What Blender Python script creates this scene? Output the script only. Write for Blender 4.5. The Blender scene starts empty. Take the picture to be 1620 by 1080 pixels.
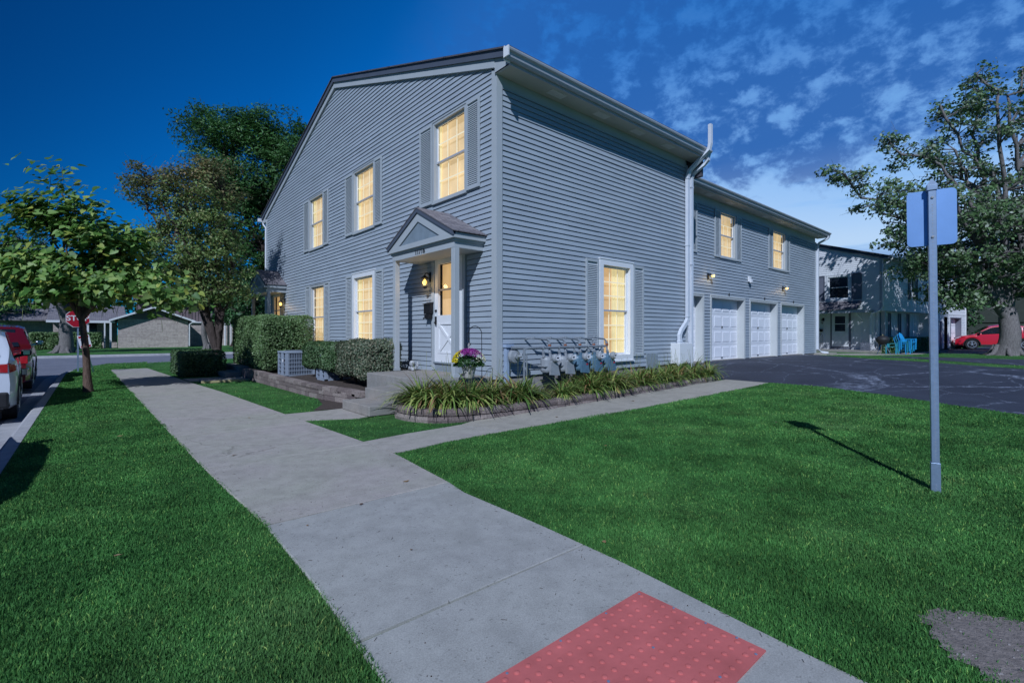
import bpy, bmesh, math, random
import numpy as np
from mathutils import Vector, Matrix
R = math.radians
random.seed(7); rng = np.random.default_rng(7)
scene = bpy.context.scene
COL = scene.collection

# ------------------------------------------------------------------ camera
cam = bpy.data.objects.new('camera', bpy.data.cameras.new('camera')); COL.objects.link(cam)
cam.location = (-5.565, -6.822, 1.33)
cam.rotation_euler = (R(90), 0, math.atan2(-0.6561, 0.7547))
cam.data.sensor_width = 36; cam.data.lens = 17.0
cam.data.shift_y = -12/1620; cam.data.clip_end = 3000; cam.data.clip_start = .05
scene.camera = cam

# ------------------------------------------------------------------ world
SUN_EL = 40.0
SUNDIR = Vector((-.785, -.62, 0)).normalized()
world = bpy.data.worlds.new('World'); scene.world = world; world.use_nodes = True
nt = world.node_tree; nt.nodes.clear()
def N(t, **k):
    n = nt.nodes.new(t)
    for a, b in k.items(): setattr(n, a, b)
    return n
def LK(a, b): nt.links.new(a, b)
def ramp(fac, stops, interp='EASE'):
    r = N('ShaderNodeValToRGB'); r.color_ramp.interpolation = interp
    e = r.color_ramp.elements
    while len(e) < len(stops): e.new(.5)
    for i, (p, c) in enumerate(stops):
        e[i].position = p; e[i].color = (c[0], c[1], c[2], 1)
    LK(fac, r.inputs[0]); return r.outputs[0]
def M2(op, a, b=None, clamp=False):
    m = N('ShaderNodeMath', operation=op); m.use_clamp = clamp
    for i, v in enumerate((a, b)):
        if v is None: continue
        if isinstance(v, (int, float)): m.inputs[i].default_value = v
        else: LK(v, m.inputs[i])
    return m.outputs[0]
def mix(fac, a, b, mode='MIX'):
    m = N('ShaderNodeMix', data_type='RGBA', blend_type=mode)
    for i, v in ((0, fac), (6, a), (7, b)):
        if isinstance(v, (int, float)): m.inputs[i].default_value = v
        elif isinstance(v, tuple): m.inputs[i].default_value = (*v, 1)
        else: LK(v, m.inputs[i])
    return m.outputs[2]
sky = N('ShaderNodeTexSky', sky_type='NISHITA'); sky.sun_disc = False
sky.sun_elevation = R(SUN_EL); sky.sun_rotation = math.atan2(SUNDIR.x, SUNDIR.y)
sky.air_density = 1.0; sky.dust_density = .2; sky.ozone_density = 3.0
tc = N('ShaderNodeTexCoord')
sep = N('ShaderNodeSeparateXYZ'); LK(tc.outputs['Generated'], sep.inputs[0])
zup = M2('MAXIMUM', sep.outputs[2], 0.0)
# azimuth measure: 1 towards the bright east end of the sky, -1 away from it
dt = N('ShaderNodeVectorMath', operation='DOT_PRODUCT'); LK(tc.outputs['Generated'], dt.inputs[0])
dt.inputs[1].default_value = (.97, .24, 0)
az = dt.outputs['Value']
base = mix(1.0, sky.outputs[0], (.012, .50, 1.10), 'MULTIPLY')
azf = M2('MULTIPLY_ADD', az, .5); azf.node.inputs[2].default_value = .5
base = mix(1.0, base, ramp(azf, [(.5, (.5, .42, .50)), (.72, (.9, 1.25, 1.25)), (.84, (1.2, 1.95, 1.85)), (.97, (1.6, 2.1, 1.8))], 'LINEAR'), 'MULTIPLY')
# plane projected cloud coordinates
den = M2('ADD', zup, .12)
px = M2('DIVIDE', sep.outputs[0], den); py = M2('DIVIDE', sep.outputs[1], den)
cmb = N('ShaderNodeCombineXYZ'); LK(px, cmb.inputs[0]); LK(py, cmb.inputs[1])
def noise(vec, scale, detail=6, rough=.55, off=(0, 0, 0), sc=(1, 1, 1), dist=0, rot=0):
    mp = N('ShaderNodeMapping'); LK(vec, mp.inputs[0])
    mp.inputs['Location'].default_value = off; mp.inputs['Scale'].default_value = sc; mp.inputs['Rotation'].default_value = (0, 0, rot)
    n = N('ShaderNodeTexNoise'); LK(mp.outputs[0], n.inputs['Vector'])
    n.inputs['Scale'].default_value = scale; n.inputs['Detail'].default_value = detail
    n.inputs['Roughness'].default_value = rough; n.inputs['Distortion'].default_value = dist
    return n.outputs[0]
veil = noise(cmb.outputs[0], .55, 5, .5, (3, 1, 0), (1, 2.2, 1), .3, .35)
puff = noise(tc.outputs['Generated'], 17, 7, .62, (0.3, .7, 0), (1, 1, 1.5), .1)
puffm = noise(cmb.outputs[0], .8, 2, .5, (5, 2, 0))
low = ramp(zup, [(0.02, (1, 1, 1)), (.34, (.80, .80, .80)), (.56, (.0, .0, .0))])
east = ramp(azf, [(.84, (0, 0, 0)), (.97, (1, 1, 1))])
v = ramp(veil, [(.36, (0, 0, 0)), (.66, (1, 1, 1))])
vf = M2('MULTIPLY', M2('MULTIPLY', v, east), low)
vf2 = M2('MULTIPLY_ADD', M2('MULTIPLY', east, low), .85); LK(M2('MULTIPLY', vf, .22), vf2.node.inputs[2])
c1 = mix(vf2, base, (4.1, 7.3, 12.2))
# darker blue mottled cloud deck, high in the east
deck = M2('MULTIPLY', ramp(M2('ADD', M2('ADD', zup, M2('MULTIPLY', M2('SUBTRACT', puff, .5), .22)), M2('MULTIPLY', M2('SUBTRACT', puffm, .5), .25)), [(.26, (0, 0, 0)), (.33, (1, 1, 1))]), ramp(azf, [(.77, (0, 0, 0)), (.87, (1, 1, 1))]))
pm = ramp(puff, [(.38, (0, 0, 0)), (.56, (1, 1, 1))])
c1b = mix(M2('MULTIPLY', deck, .60), c1, (.5, 2.5, 7.9))
c2 = mix(M2('MULTIPLY', M2('MULTIPLY', deck, pm), .85), c1b, (.25, 1.55, 5.6))
wh = ramp(puff, [(.30, (1, 1, 1)), (.50, (0, 0, 0))])
c3 = mix(M2('MULTIPLY', M2('MULTIPLY', M2('MULTIPLY', deck, wh), M2('MULTIPLY', ramp(zup, [(.30, (1, 1, 1)), (.50, (.2, .2, .2))]), ramp(azf, [(.86, (.1, .1, .1)), (.95, (1, 1, 1))]))), .55), c2, (2.5, 6.0, 11.4))
# low horizontal purple-white bands
band = noise(tc.outputs['Generated'], 2.4, 5, .55, (0, 2, .3), (1, 1, 9), .2)
lowb = M2('MULTIPLY', ramp(zup, [(0.0, (1, 1, 1)), (.34, (0, 0, 0))]), east)
c4 = mix(M2('MULTIPLY', lowb, ramp(band, [(.36, (0, 0, 0)), (.54, (1, 1, 1))])), c3, (8.2, 10.2, 12.4))
c5 = mix(M2('MULTIPLY', M2('MULTIPLY', lowb, ramp(band, [(.36, (1, 1, 1)), (.48, (0, 0, 0))])), .7), c4, (2.6, 3.6, 7.0))
bg = N('ShaderNodeBackground'); LK(c5, bg.inputs[0]); bg.inputs[1].default_value = .075
out = N('ShaderNodeOutputWorld'); LK(bg.outputs[0], out.inputs[0])

sun = bpy.data.objects.new('sun', bpy.data.lights.new('sun', 'SUN')); COL.objects.link(sun)
sun.data.energy = 4.0; sun.data.angle = R(.5); sun.data.color = (.74, .83, 1.0)
sd = Vector((SUNDIR.x*math.cos(R(SUN_EL)), SUNDIR.y*math.cos(R(SUN_EL)), math.sin(R(SUN_EL))))
sun.rotation_euler = sd.to_track_quat('Z', 'Y').to_euler()
sun.location = (-20, -20, 30)

scene.view_settings.view_transform = 'Standard'; scene.view_settings.look = 'None'
scene.view_settings.exposure = 0; scene.view_settings.gamma = 1
scene.cycles.max_bounces = 6; scene.cycles.transparent_max_bounces = 6
scene.cycles.sample_clamp_indirect = 4

# ------------------------------------------------------------------ materials
def new_mat(name):
    m = bpy.data.materials.new(name); m.use_nodes = True
    t = m.node_tree; t.nodes.clear()
    o = t.nodes.new('ShaderNodeOutputMaterial')
    b = t.nodes.new('ShaderNodeBsdfPrincipled'); t.links.new(b.outputs[0], o.inputs[0])
    return m, t, b, o
def tnoise(t, scale, detail=4, rough=.55, sc=None, off=None, coord='Object'):
    c = t.nodes.new('ShaderNodeTexCoord'); n = t.nodes.new('ShaderNodeTexNoise')
    mp = t.nodes.new('ShaderNodeMapping'); t.links.new(c.outputs[coord], mp.inputs[0])
    if sc: mp.inputs['Scale'].default_value = sc
    if off: mp.inputs['Location'].default_value = off
    t.links.new(mp.outputs[0], n.inputs['Vector'])
    n.inputs['Scale'].default_value = scale; n.inputs['Detail'].default_value = detail; n.inputs['Roughness'].default_value = rough
    return n.outputs[0]
def tramp(t, fac, stops, interp='LINEAR'):
    r = t.nodes.new('ShaderNodeValToRGB'); r.color_ramp.interpolation = interp
    e = r.color_ramp.elements
    while len(e) < len(stops): e.new(.5)
    for i, (p, c) in enumerate(stops):
        if isinstance(c, (int, float)): c = (c, c, c)
        e[i].position = p; e[i].color = (*c, 1)
    t.links.new(fac, r.inputs[0]); return r.outputs[0]
def tmix(t, fac, a, b, mode='MIX'):
    m = t.nodes.new('ShaderNodeMix'); m.data_type = 'RGBA'; m.blend_type = mode
    for i, v in ((0, fac), (6, a), (7, b)):
        if isinstance(v, (int, float)): m.inputs[i].default_value = v
        elif isinstance(v, tuple): m.inputs[i].default_value = (*v, 1)
        else: t.links.new(v, m.inputs[i])
    return m.outputs[2]
def tbump(t, b, h, dist=.01, strength=.5):
    n = t.nodes.new('ShaderNodeBump'); n.inputs['Distance'].default_value = dist; n.inputs['Strength'].default_value = strength
    t.links.new(h, n.inputs['Height']); t.links.new(n.outputs[0], b.inputs['Normal'])
def mat(name, col, rough=.6, var=.12, scale=6, metal=0, spec=.4, bump=0, bscale=40, sc=None, emit=None, estr=1, coat=0, island=0):
    m, t, b, o = new_mat(name)
    b.inputs['Roughness'].default_value = rough; b.inputs['Metallic'].default_value = metal
    b.inputs['Specular IOR Level'].default_value = spec; b.inputs['Coat Weight'].default_value = coat
    c = tuple(col)
    if var:
        n = tnoise(t, scale, 5, .6, sc)
        colr = tramp(t, n, [(.25, tuple(x*(1-var) for x in c)), (.75, tuple(min(1, x*(1+var)) for x in c))])
        if island:
            g = t.nodes.new('ShaderNodeNewGeometry')
            colr = tmix(t, 1.0, colr, tramp(t, g.outputs['Random Per Island'], [(0, 1-island), (1, 1+island)]), 'MULTIPLY')
        t.links.new(colr, b.inputs['Base Color'])
    else: b.inputs['Base Color'].default_value = (*c, 1)
    if bump: tbump(t, b, tnoise(t, bscale, 4, .6, sc), bump, .6)
    if emit:
        if var and emit[0] < .95:
            t.links.new(tramp(t, tnoise(t, 1.6, 3, .5, (1, 1, .8), (2, 5, 1)), [(.3, tuple(x*.78 for x in emit)), (.7, tuple(x*1.16 for x in emit))]), b.inputs['Emission Color'])
        else: b.inputs['Emission Color'].default_value = (*emit, 1)
        b.inputs['Emission Strength'].default_value = estr
    return m
MT = {}
MT['siding'] = mat('siding_vinyl', (.332, .378, .420), .5, .11, .9, spec=.3, sc=(1, 1, 4))
MT['trim'] = mat('gray_trim', (.41, .44, .455), .5, .05, 2)
MT['shutter'] = mat('shutter_paint', (.40, .435, .455), .5, .05, 3)
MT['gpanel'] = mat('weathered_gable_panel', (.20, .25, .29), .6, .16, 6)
MT['rake'] = mat('dark_rake_trim', (.085, .10, .13), .5, .08, 2)
MT['gutter'] = mat('gutter_metal', (.42, .43, .47), .35, .06, 2, spec=.5)
MT['soffit'] = mat('cream_soffit', (.46, .45, .40), .6, .06, 2)
MT['soffitvent'] = mat('soffit_vent', (.62, .61, .58), .6, .05, 8)
MT['white'] = mat('white_vinyl', (.74, .75, .76), .45, .04, 3)
MT['garage'] = mat('garage_door_white', (.80, .81, .84), .45, .05, 1.5)
MT['jamb'] = mat('garage_jamb', (.52, .54, .53), .5, .06, 2)
MT['pipe'] = mat('white_downspout', (.66, .69, .74), .35, .07, 3, spec=.5)
MT['meter'] = mat('meter_gray', (.27, .29, .31), .5, .15, 12)
MT['meterb'] = mat('meter_blue', (.09, .17, .24), .45, .2, 14)
MT['lid'] = mat('meter_pipe', (.20, .225, .25), .45, .2, 14)
MT['bracket'] = mat('pale_blue_steel', (.30, .38, .50), .5, .12, 9)
MT['rust'] = mat('rusty_fitting', (.25, .09, .05), .7, .3, 30)
MT['black'] = mat('black_metal', (.012, .012, .014), .45, .1, 10)
MT['plastic'] = mat('black_plastic', (.02, .02, .022), .6, .1, 10)
MT['rubber'] = mat('tyre_rubber', (.02, .02, .021), .85, .15, 20)
MT['chrome'] = mat('chrome', (.6, .6, .62), .15, 0, metal=1)
MT['alloy'] = mat('alloy_rim', (.55, .57, .6), .3, .05, 5, metal=.7)
MT['lamp_glow'] = mat('lamp_glow', (1, .8, .4), .5, 0, emit=(1, .62, .13), estr=2.6)
MT['lampglass'] = mat('lamp_glass', (.9, .7, .4), .3, 0, emit=(1, .58, .16), estr=2.2)
MT['shade_tan'] = mat('lit_window_shade', (.30, .24, .16), .8, .03, 2, emit=(.66, .48, .245), estr=1)
MT['shade_cream'] = mat('lit_curtain', (.35, .31, .2), .8, .04, 6, emit=(.66, .54, .25), estr=1, sc=(6, 6, .3))
MT['shade_low'] = mat('lit_window_blind', (.28, .2, .12), .8, .04, 2, emit=(.52, .33, .14), estr=1)
MT['muntin'] = mat('glowing_cream_muntin', (.80, .74, .55), .5, 0, emit=(1, .8, .45), estr=.40)  # window backlight put into the bars as cream colour and faint emission
MT['redpaint'] = mat('red_car_paint', (.11, .004, .009), .28, .03, 2, coat=1)
MT['redpaint2'] = mat('bright_red_car_paint', (.55, .012, .03), .28, .03, 2, coat=1)
MT['whitepaint'] = mat('white_car_paint', (.66, .70, .76), .28, .03, 2, coat=1)
MT['darkpaint'] = mat('dark_car_paint', (.02, .022, .03), .28, .03, 2, coat=1)
MT['carglass'] = mat('car_glass', (.012, .016, .02), .05, 0, spec=1)
MT['winglass'] = mat('dark_window_glass', (.015, .02, .03), .06, 0, spec=.9)
MT['tail'] = mat('tail_light', (.45, .01, .02), .15, .1, 8, coat=1)
MT['blue'] = mat('blue_plastic', (.02, .30, .62), .4, .08, 5)
MT['teal'] = mat('teal_plastic', (.03, .26, .32), .4, .1, 5)
MT['steel'] = mat('galvanised_steel', (.28, .37, .50), .42, .12, 30, metal=.55)
MT['signback'] = mat('aluminium_sign_back', (.24, .42, .74), .38, .08, 4, metal=.55)  # sky reflection put into the bare metal as a saturated blue base colour
MT['signred'] = mat('stop_sign_red', (.45, .01, .03), .45, .05, 4)
MT['signwhite'] = mat('sign_white', (.75, .75, .78), .5, .03, 4)
MT['greenpost'] = mat('green_post', (.03, .10, .07), .6, .15, 20)
MT['mulch'] = mat('mulch', (.075, .055, .045), .95, .5, 60, bump=.03, bscale=90)
MT['dirt'] = mat('bare_dirt', (.20, .17, .15), .95, .35, 25, bump=.02, bscale=70)
MT['wood'] = mat('pale_wood_board', (.42, .36, .18), .7, .2, 8, sc=(1, 8, 8))
MT['statue'] = mat('weathered_stone_statue', (.36, .37, .38), .85, .35, 30, bump=.01)
MT['pot'] = mat('beige_pot', (.50, .46, .44), .6, .08, 12)
MT['yellow'] = mat('yellow_petal', (.62, .50, .02), .7, .2, 60, island=.3)
MT['magenta'] = mat('magenta_petal', (.30, .03, .24), .7, .25, 60, island=.4)
MT['creamp'] = mat('cream_petal', (.62, .60, .42), .7, .15, 60, island=.2)
MT['brick_pink'] = None
MT['boards'] = mat('brown_board_siding', (.20, .155, .16), .7, .12, 3)
MT['pinkwall'] = mat('pinkish_board_wall', (.40, .34, .38), .7, .1, 3)
MT['whitesiding'] = mat('white_siding', (.76, .77, .78), .5, .05, 2)
MT['stucco'] = mat('white_vertical_siding', (.80, .80, .81), .55, .06, 2)
MT['grayshutter'] = mat('gray_wood_shutter', (.15, .16, .20), .6, .1, 5)
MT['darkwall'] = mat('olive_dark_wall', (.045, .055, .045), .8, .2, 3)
MT['acmetal'] = mat('ac_gray_metal', (.30, .35, .42), .45, .06, 5)
MT['acdark'] = mat('ac_dark_grille', (.12, .14, .17), .6, .1, 9)
MT['panel'] = mat('gray_access_panel', (.25, .29, .32), .5, .08, 8)

def shingles(name, c1, c2):
    m, t, b, o = new_mat(name); b.inputs['Roughness'].default_value = .9
    c = t.nodes.new('ShaderNodeTexCoord'); br = t.nodes.new('ShaderNodeTexBrick')
    t.links.new(c.outputs['UV'], br.inputs['Vector'])
    br.inputs['Scale'].default_value = 1; br.inputs['Brick Width'].default_value = .30; br.inputs['Row Height'].default_value = .14
    br.inputs['Mortar Size'].default_value = .008; br.inputs['Color1'].default_value = (*c1, 1); br.inputs['Color2'].default_value = (*c2, 1)
    br.inputs['Mortar'].default_value = (c1[0]*.4, c1[1]*.4, c1[2]*.4, 1)
    n = tnoise(t, 60, 3, .7)
    cc = tmix(t, 1.0, br.outputs[0], tramp(t, n, [(.3, .65), (.7, 1.3)]), 'MULTIPLY')
    t.links.new(cc, b.inputs['Base Color']); tbump(t, b, br.outputs['Fac'], -.01, .8)
    return m
MT['shingle'] = shingles('asphalt_shingle', (.17, .155, .17), (.27, .245, .25))
MT['shingled'] = shingles('dark_shingle', (.07, .068, .085), (.11, .105, .125))

def brickwall(name, c1, c2, mortar, bw, rh, ms=.012):
    m, t, b, o = new_mat(name); b.inputs['Roughness'].default_value = .9
    c = t.nodes.new('ShaderNodeTexCoord'); br = t.nodes.new('ShaderNodeTexBrick')
    t.links.new(c.outputs['UV'], br.inputs['Vector']); br.inputs['Scale'].default_value = 1
    br.inputs['Brick Width'].default_value = bw; br.inputs['Row Height'].default_value = rh; br.inputs['Mortar Size'].default_value = ms
    for k, v in (('Color1', c1), ('Color2', c2), ('Mortar', mortar)): br.inputs[k].default_value = (*v, 1)
    n = tnoise(t, 5, 4, .7)
    t.links.new(tmix(t, 1.0, br.outputs[0], tramp(t, n, [(.3, .75), (.7, 1.25)]), 'MULTIPLY'), b.inputs['Base Color'])
    return m
MT['stonebrick'] = brickwall('pale_brick', (.50, .42, .37), (.38, .31, .28), (.50, .46, .42), .5, .16)

def concrete(name, col, patch, crack=True):
    m, t, b, o = new_mat(name); b.inputs['Roughness'].default_value = .85; b.inputs['Specular IOR Level'].default_value = .25
    big = tnoise(t, .7, 5, .6); mid = tnoise(t, 6, 5, .65); fine = tnoise(t, 160, 3, .7)
    c = tramp(t, big, [(.35, col), (.65, patch)])
    c = tmix(t, 1.0, c, tramp(t, mid, [(.3, .86), (.6, 1.06)]), 'MULTIPLY')
    c = tmix(t, 1.0, c, tramp(t, fine, [(.25, .68), (.75, 1.22)]), 'MULTIPLY')
    st = tnoise(t, 1.7, 3, .5, off=(4, 2, 0))
    c = tmix(t, tramp(t, st, [(.56, 0), (.72, .45)]), c, tuple(x*.62 for x in col))
    sp = tnoise(t, 45, 2, .5, off=(9, 1, 0))
    c = tmix(t, tramp(t, sp, [(.66, 0), (.70, .55)]), c, tuple(x*.4 for x in col))
    if crack:
        cc = t.nodes.new('ShaderNodeTexCoord'); v = t.nodes.new('ShaderNodeTexVoronoi'); v.feature = 'DISTANCE_TO_EDGE'
        v.inputs['Scale'].default_value = .38
        nn = t.nodes.new('ShaderNodeTexNoise'); nn.inputs['Scale'].default_value = 2.5; nn.inputs['Detail'].default_value = 6
        t.links.new(cc.outputs['Object'], nn.inputs['Vector'])
        ad = t.nodes.new('ShaderNodeMix'); ad.data_type = 'VECTOR'; ad.inputs[0].default_value = .35
        t.links.new(cc.outputs['Object'], ad.inputs[4]); t.links.new(nn.outputs['Color'], ad.inputs[5])
        t.links.new(ad.outputs[1], v.inputs['Vector'])
        gate = tramp(t, tnoise(t, .5, 2, .5, off=(1, 7, 0)), [(.52, 0), (.58, .55)])
        ln = tramp(t, v.outputs[0], [(0, 1), (.0035, 0)])
        mu = t.nodes.new('ShaderNodeMath'); mu.operation = 'MULTIPLY'; t.links.new(gate, mu.inputs[0]); t.links.new(ln, mu.inputs[1])
        c = tmix(t, mu.outputs[0], c, tuple(x*.35 for x in col))
    t.links.new(c, b.inputs['Base Color']); tbump(t, b, fine, .0015, .6)
    return m
MT['conc_old'] = concrete('old_concrete', (.385, .370, .305), (.41, .365, .335))
MT['conc_new'] = concrete('newer_concrete', (.395, .388, .350), (.37, .362, .335))
MT['conc_path'] = concrete('exposed_concrete', (.40, .37, .31), (.37, .34, .29))
MT['conc_step'] = concrete('step_concrete', (.28, .275, .26), (.34, .30, .26), False)
MT['curb'] = concrete('curb_concrete', (.36, .36, .38), (.42, .41, .40))
MT['street'] = concrete('street_asphalt', (.17, .18, .215), (.21, .215, .25), True)
MT['found'] = concrete('foundation_concrete', (.33, .30, .28), (.27, .25, .25), False)

def blocks(name):
    m, t, b, o = new_mat(name); b.inputs['Roughness'].default_value = .95
    g = t.nodes.new('ShaderNodeNewGeometry')
    c = tramp(t, g.outputs['Random Per Island'], [(0, (.17, .13, .12)), (.5, (.25, .195, .175)), (1, (.33, .27, .24))])
    c = tmix(t, 1.0, c, tramp(t, tnoise(t, 35, 5, .7), [(.3, .6), (.7, 1.25)]), 'MULTIPLY')
    t.links.new(c, b.inputs['Base Color']); tbump(t, b, tnoise(t, 30, 5, .7), .02, .9)
    return m
MT['block'] = blocks('retaining_block')

def driveway():
    m, t, b, o = new_mat('sealed_driveway'); b.inputs['Roughness'].default_value = .75; b.inputs['Specular IOR Level'].default_value = .3
    c = tramp(t, tnoise(t, .9, 5, .6), [(.3, (.030, .033, .046)), (.7, (.048, .054, .074))])
    c = tmix(t, 1.0, c, tramp(t, tnoise(t, 90, 3, .7), [(.3, .7), (.7, 1.4)]), 'MULTIPLY')
    cc = t.nodes.new('ShaderNodeTexCoord')
    def cracks(scale, warp, width, amt, gate_off, sc):
        nonlocal c
        mp = t.nodes.new('ShaderNodeMapping'); t.links.new(cc.outputs['Object'], mp.inputs[0]); mp.inputs['Scale'].default_value = sc
        nn = t.nodes.new('ShaderNodeTexNoise'); nn.inputs['Scale'].default_value = 1.8; nn.inputs['Detail'].default_value = 8; nn.inputs['Roughness'].default_value = .7
        t.links.new(mp.outputs[0], nn.inputs['Vector'])
        ad = t.nodes.new('ShaderNodeMix'); ad.data_type = 'VECTOR'; ad.inputs[0].default_value = warp
        t.links.new(mp.outputs[0], ad.inputs[4]); t.links.new(nn.outputs['Color'], ad.inputs[5])
        v = t.nodes.new('ShaderNodeTexVoronoi'); v.feature = 'DISTANCE_TO_EDGE'; v.inputs['Scale'].default_value = scale
        t.links.new(ad.outputs[1], v.inputs['Vector'])
        ln = tramp(t, v.outputs[0], [(0, 1), (width, 0)])
        br = tramp(t, tnoise(t, 7, 5, .8, off=gate_off), [(.42, 0), (.62, 1)])
        mu = t.nodes.new('ShaderNodeMath'); mu.operation = 'MULTIPLY'; t.links.new(ln, mu.inputs[0]); t.links.new(br, mu.inputs[1])
        m2 = t.nodes.new('ShaderNodeMath'); m2.operation = 'MULTIPLY'; t.links.new(mu.outputs[0], m2.inputs[0]); m2.inputs[1].default_value = amt
        c = tmix(t, m2.outputs[0], c, (.26, .29, .36))
    cracks(.42, .3, .020, 1.0, (0, 0, 0), (1, 1, 1)); cracks(.9, .35, .014, .8, (5, 5, 0), (1, 1.4, 1))
    t.links.new(c, b.inputs['Base Color']); tbump(t, b, tnoise(t, 120, 3, .7), .004, .6)
    return m
MT['drive'] = driveway()

def grassmat(name, blade):
    m, t, b, o = new_mat(name); b.inputs['Roughness'].default_value = .7 if blade else .95
    b.inputs['Specular IOR Level'].default_value = .15
    big = tnoise(t, .55, 5, .6); mid = tnoise(t, 1.9, 5, .7, off=(3, 3, 0))
    a1, a2, a3 = ((.058, .190, .048), (.090, .252, .064), (.135, .275, .088))
    if not blade: a1, a2, a3 = [tuple(x*.7 for x in q) for q in (a1, a2, a3)]
    c = tramp(t, big, [(.3, a1), (.55, a2), (.75, a3)])
    c = tmix(t, 1.0, c, tramp(t, mid, [(.32, .62), (.68, 1.38)]), 'MULTIPLY')
    dry = tramp(t, tnoise(t, 1.3, 4, .7, off=(7, 0, 0)), [(.60, 0), (.78, .5)])
    c = tmix(t, dry, c, (.10, .12, .05) if blade else (.07, .07, .035))
    if blade:
        g = t.nodes.new('ShaderNodeNewGeometry')
        c = tmix(t, 1.0, c, tramp(t, g.outputs['Random Per Island'], [(0, .70), (.6, 1.05), (.93, 1.25), (.965, (2.9, 1.9, 1.9)), (1, (4.2, 2.3, 2.2))]), 'MULTIPLY')
        t.links.new(c, b.inputs['Base Color'])
        tr = t.nodes.new('ShaderNodeBsdfTranslucent'); t.links.new(c, tr.inputs[0])
        mx = t.nodes.new('ShaderNodeMixShader'); mx.inputs[0].default_value = .3
        t.links.new(b.outputs[0], mx.inputs[1]); t.links.new(tr.outputs[0], mx.inputs[2]); t.links.new(mx.outputs[0], o.inputs[0])
    else:
        c = tmix(t, 1.0, c, tramp(t, tnoise(t, 45, 4, .8), [(.3, .45), (.7, 1.6)]), 'MULTIPLY')
        t.links.new(c, b.inputs['Base Color']); tbump(t, b, tnoise(t, 60, 4, .8), .05, .8)
    return m
MT['lawn'] = grassmat('lawn_soil_and_thatch', False); MT['blade'] = grassmat('grass_blade', True)

def leafmat(name, cols, trans=.35, rough=.5, spec=.35):
    m, t, b, o = new_mat(name); b.inputs['Roughness'].default_value = rough; b.inputs['Specular IOR Level'].default_value = spec
    g = t.nodes.new('ShaderNodeNewGeometry')
    n = len(cols)
    c = tramp(t, g.outputs['Random Per Island'], [(i/max(1, n-1), q) for i, q in enumerate(cols)])
    c = tmix(t, 1.0, c, tramp(t, tnoise(t, .9, 3, .6), [(.3, .75), (.7, 1.25)]), 'MULTIPLY')
    t.links.new(c, b.inputs['Base Color'])
    tr = t.nodes.new('ShaderNodeBsdfTranslucent'); t.links.new(c, tr.inputs[0])
    mx = t.nodes.new('ShaderNodeMixShader'); mx.inputs[0].default_value = trans
    t.links.new(b.outputs[0], mx.inputs[1]); t.links.new(tr.outputs[0], mx.inputs[2]); t.links.new(mx.outputs[0], o.inputs[0])
    return m
MT['l_catalpa'] = leafmat('catalpa_leaf', [(0.049, 0.130, 0.022), (0.097, 0.216, 0.038), (0.162, 0.302, 0.065), (0.259, 0.389, 0.119), (0.389, 0.410, 0.065)])
MT['l_pod'] = leafmat('catalpa_pod', [(.16, .20, .06), (.26, .28, .09)], .2)
MT['l_crab'] = leafmat('crabapple_leaf', [(0.084, 0.156, 0.042), (0.144, 0.240, 0.066), (0.240, 0.324, 0.108), (0.288, 0.288, 0.108)])
MT['l_autumn'] = leafmat('turning_leaf', [(.16, .20, .07), (.30, .21, .10), (.14, .20, .07), (.24, .24, .10)])
MT['l_locust'] = leafmat('locust_leaf', [(.035, .11, .03), (.06, .16, .04), (.10, .22, .06)], .3)
MT['l_maple'] = leafmat('maple_leaf', [(.06, .13, .045), (.11, .20, .07), (.17, .27, .11), (.32, .36, .28)], .25, .45, .5)
MT['l_dark'] = leafmat('background_leaf', [(.03, .09, .03), (.05, .13, .045), (.08, .18, .06)], .2)
MT['l_hedge'] = leafmat('hedge_leaf', [(0.075, 0.150, 0.045), (0.135, 0.232, 0.083), (0.240, 0.330, 0.150)], .25)
MT['l_hedged'] = leafmat('dark_hedge_leaf', [(0.047, 0.109, 0.039), (0.094, 0.172, 0.062), (0.172, 0.250, 0.125)], .2)
MT['l_hedge3'] = leafmat('mixed_shrub_leaf', [(0.066, 0.106, 0.060), (0.119, 0.166, 0.092), (0.211, 0.238, 0.158), (0.317, 0.277, 0.185)], .2)
MT['l_lily'] = leafmat('daylily_leaf', [(.08, .17, .035), (.16, .27, .06), (.28, .36, .09), (.45, .44, .14)], .3, .4)
MT['l_dry'] = leafmat('dry_leaf', [(.26, .13, .05), (.34, .22, .10), (.12, .06, .04)], .2)
MT['l_mum'] = leafmat('chrysanthemum_leaf', [(.02, .07, .02), (.05, .12, .03)], .2)
def bark(name, c1, c2, sc=(6, 6, 1.2)):
    m, t, b, o = new_mat(name); b.inputs['Roughness'].default_value = .95; b.inputs['Specular IOR Level'].default_value = .15
    n = tnoise(t, 5, 6, .7, sc); t.links.new(tramp(t, n, [(.3, c1), (.7, c2)]), b.inputs['Base Color']); tbump(t, b, n, .03, .9)
    return m
MT['bark_dark'] = bark('dark_bark', (.035, .026, .022), (.11, .085, .075))
MT['bark_gray'] = bark('gray_bark', (.09, .08, .078), (.26, .24, .23))
MT['bark_brown'] = bark('brown_bark', (.07, .045, .035), (.19, .13, .10))
MT['plate'] = mat('red_tactile_plate', (.54, .140, .130), .85, .20, 5, spec=.12, bump=.002, bscale=200)

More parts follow.
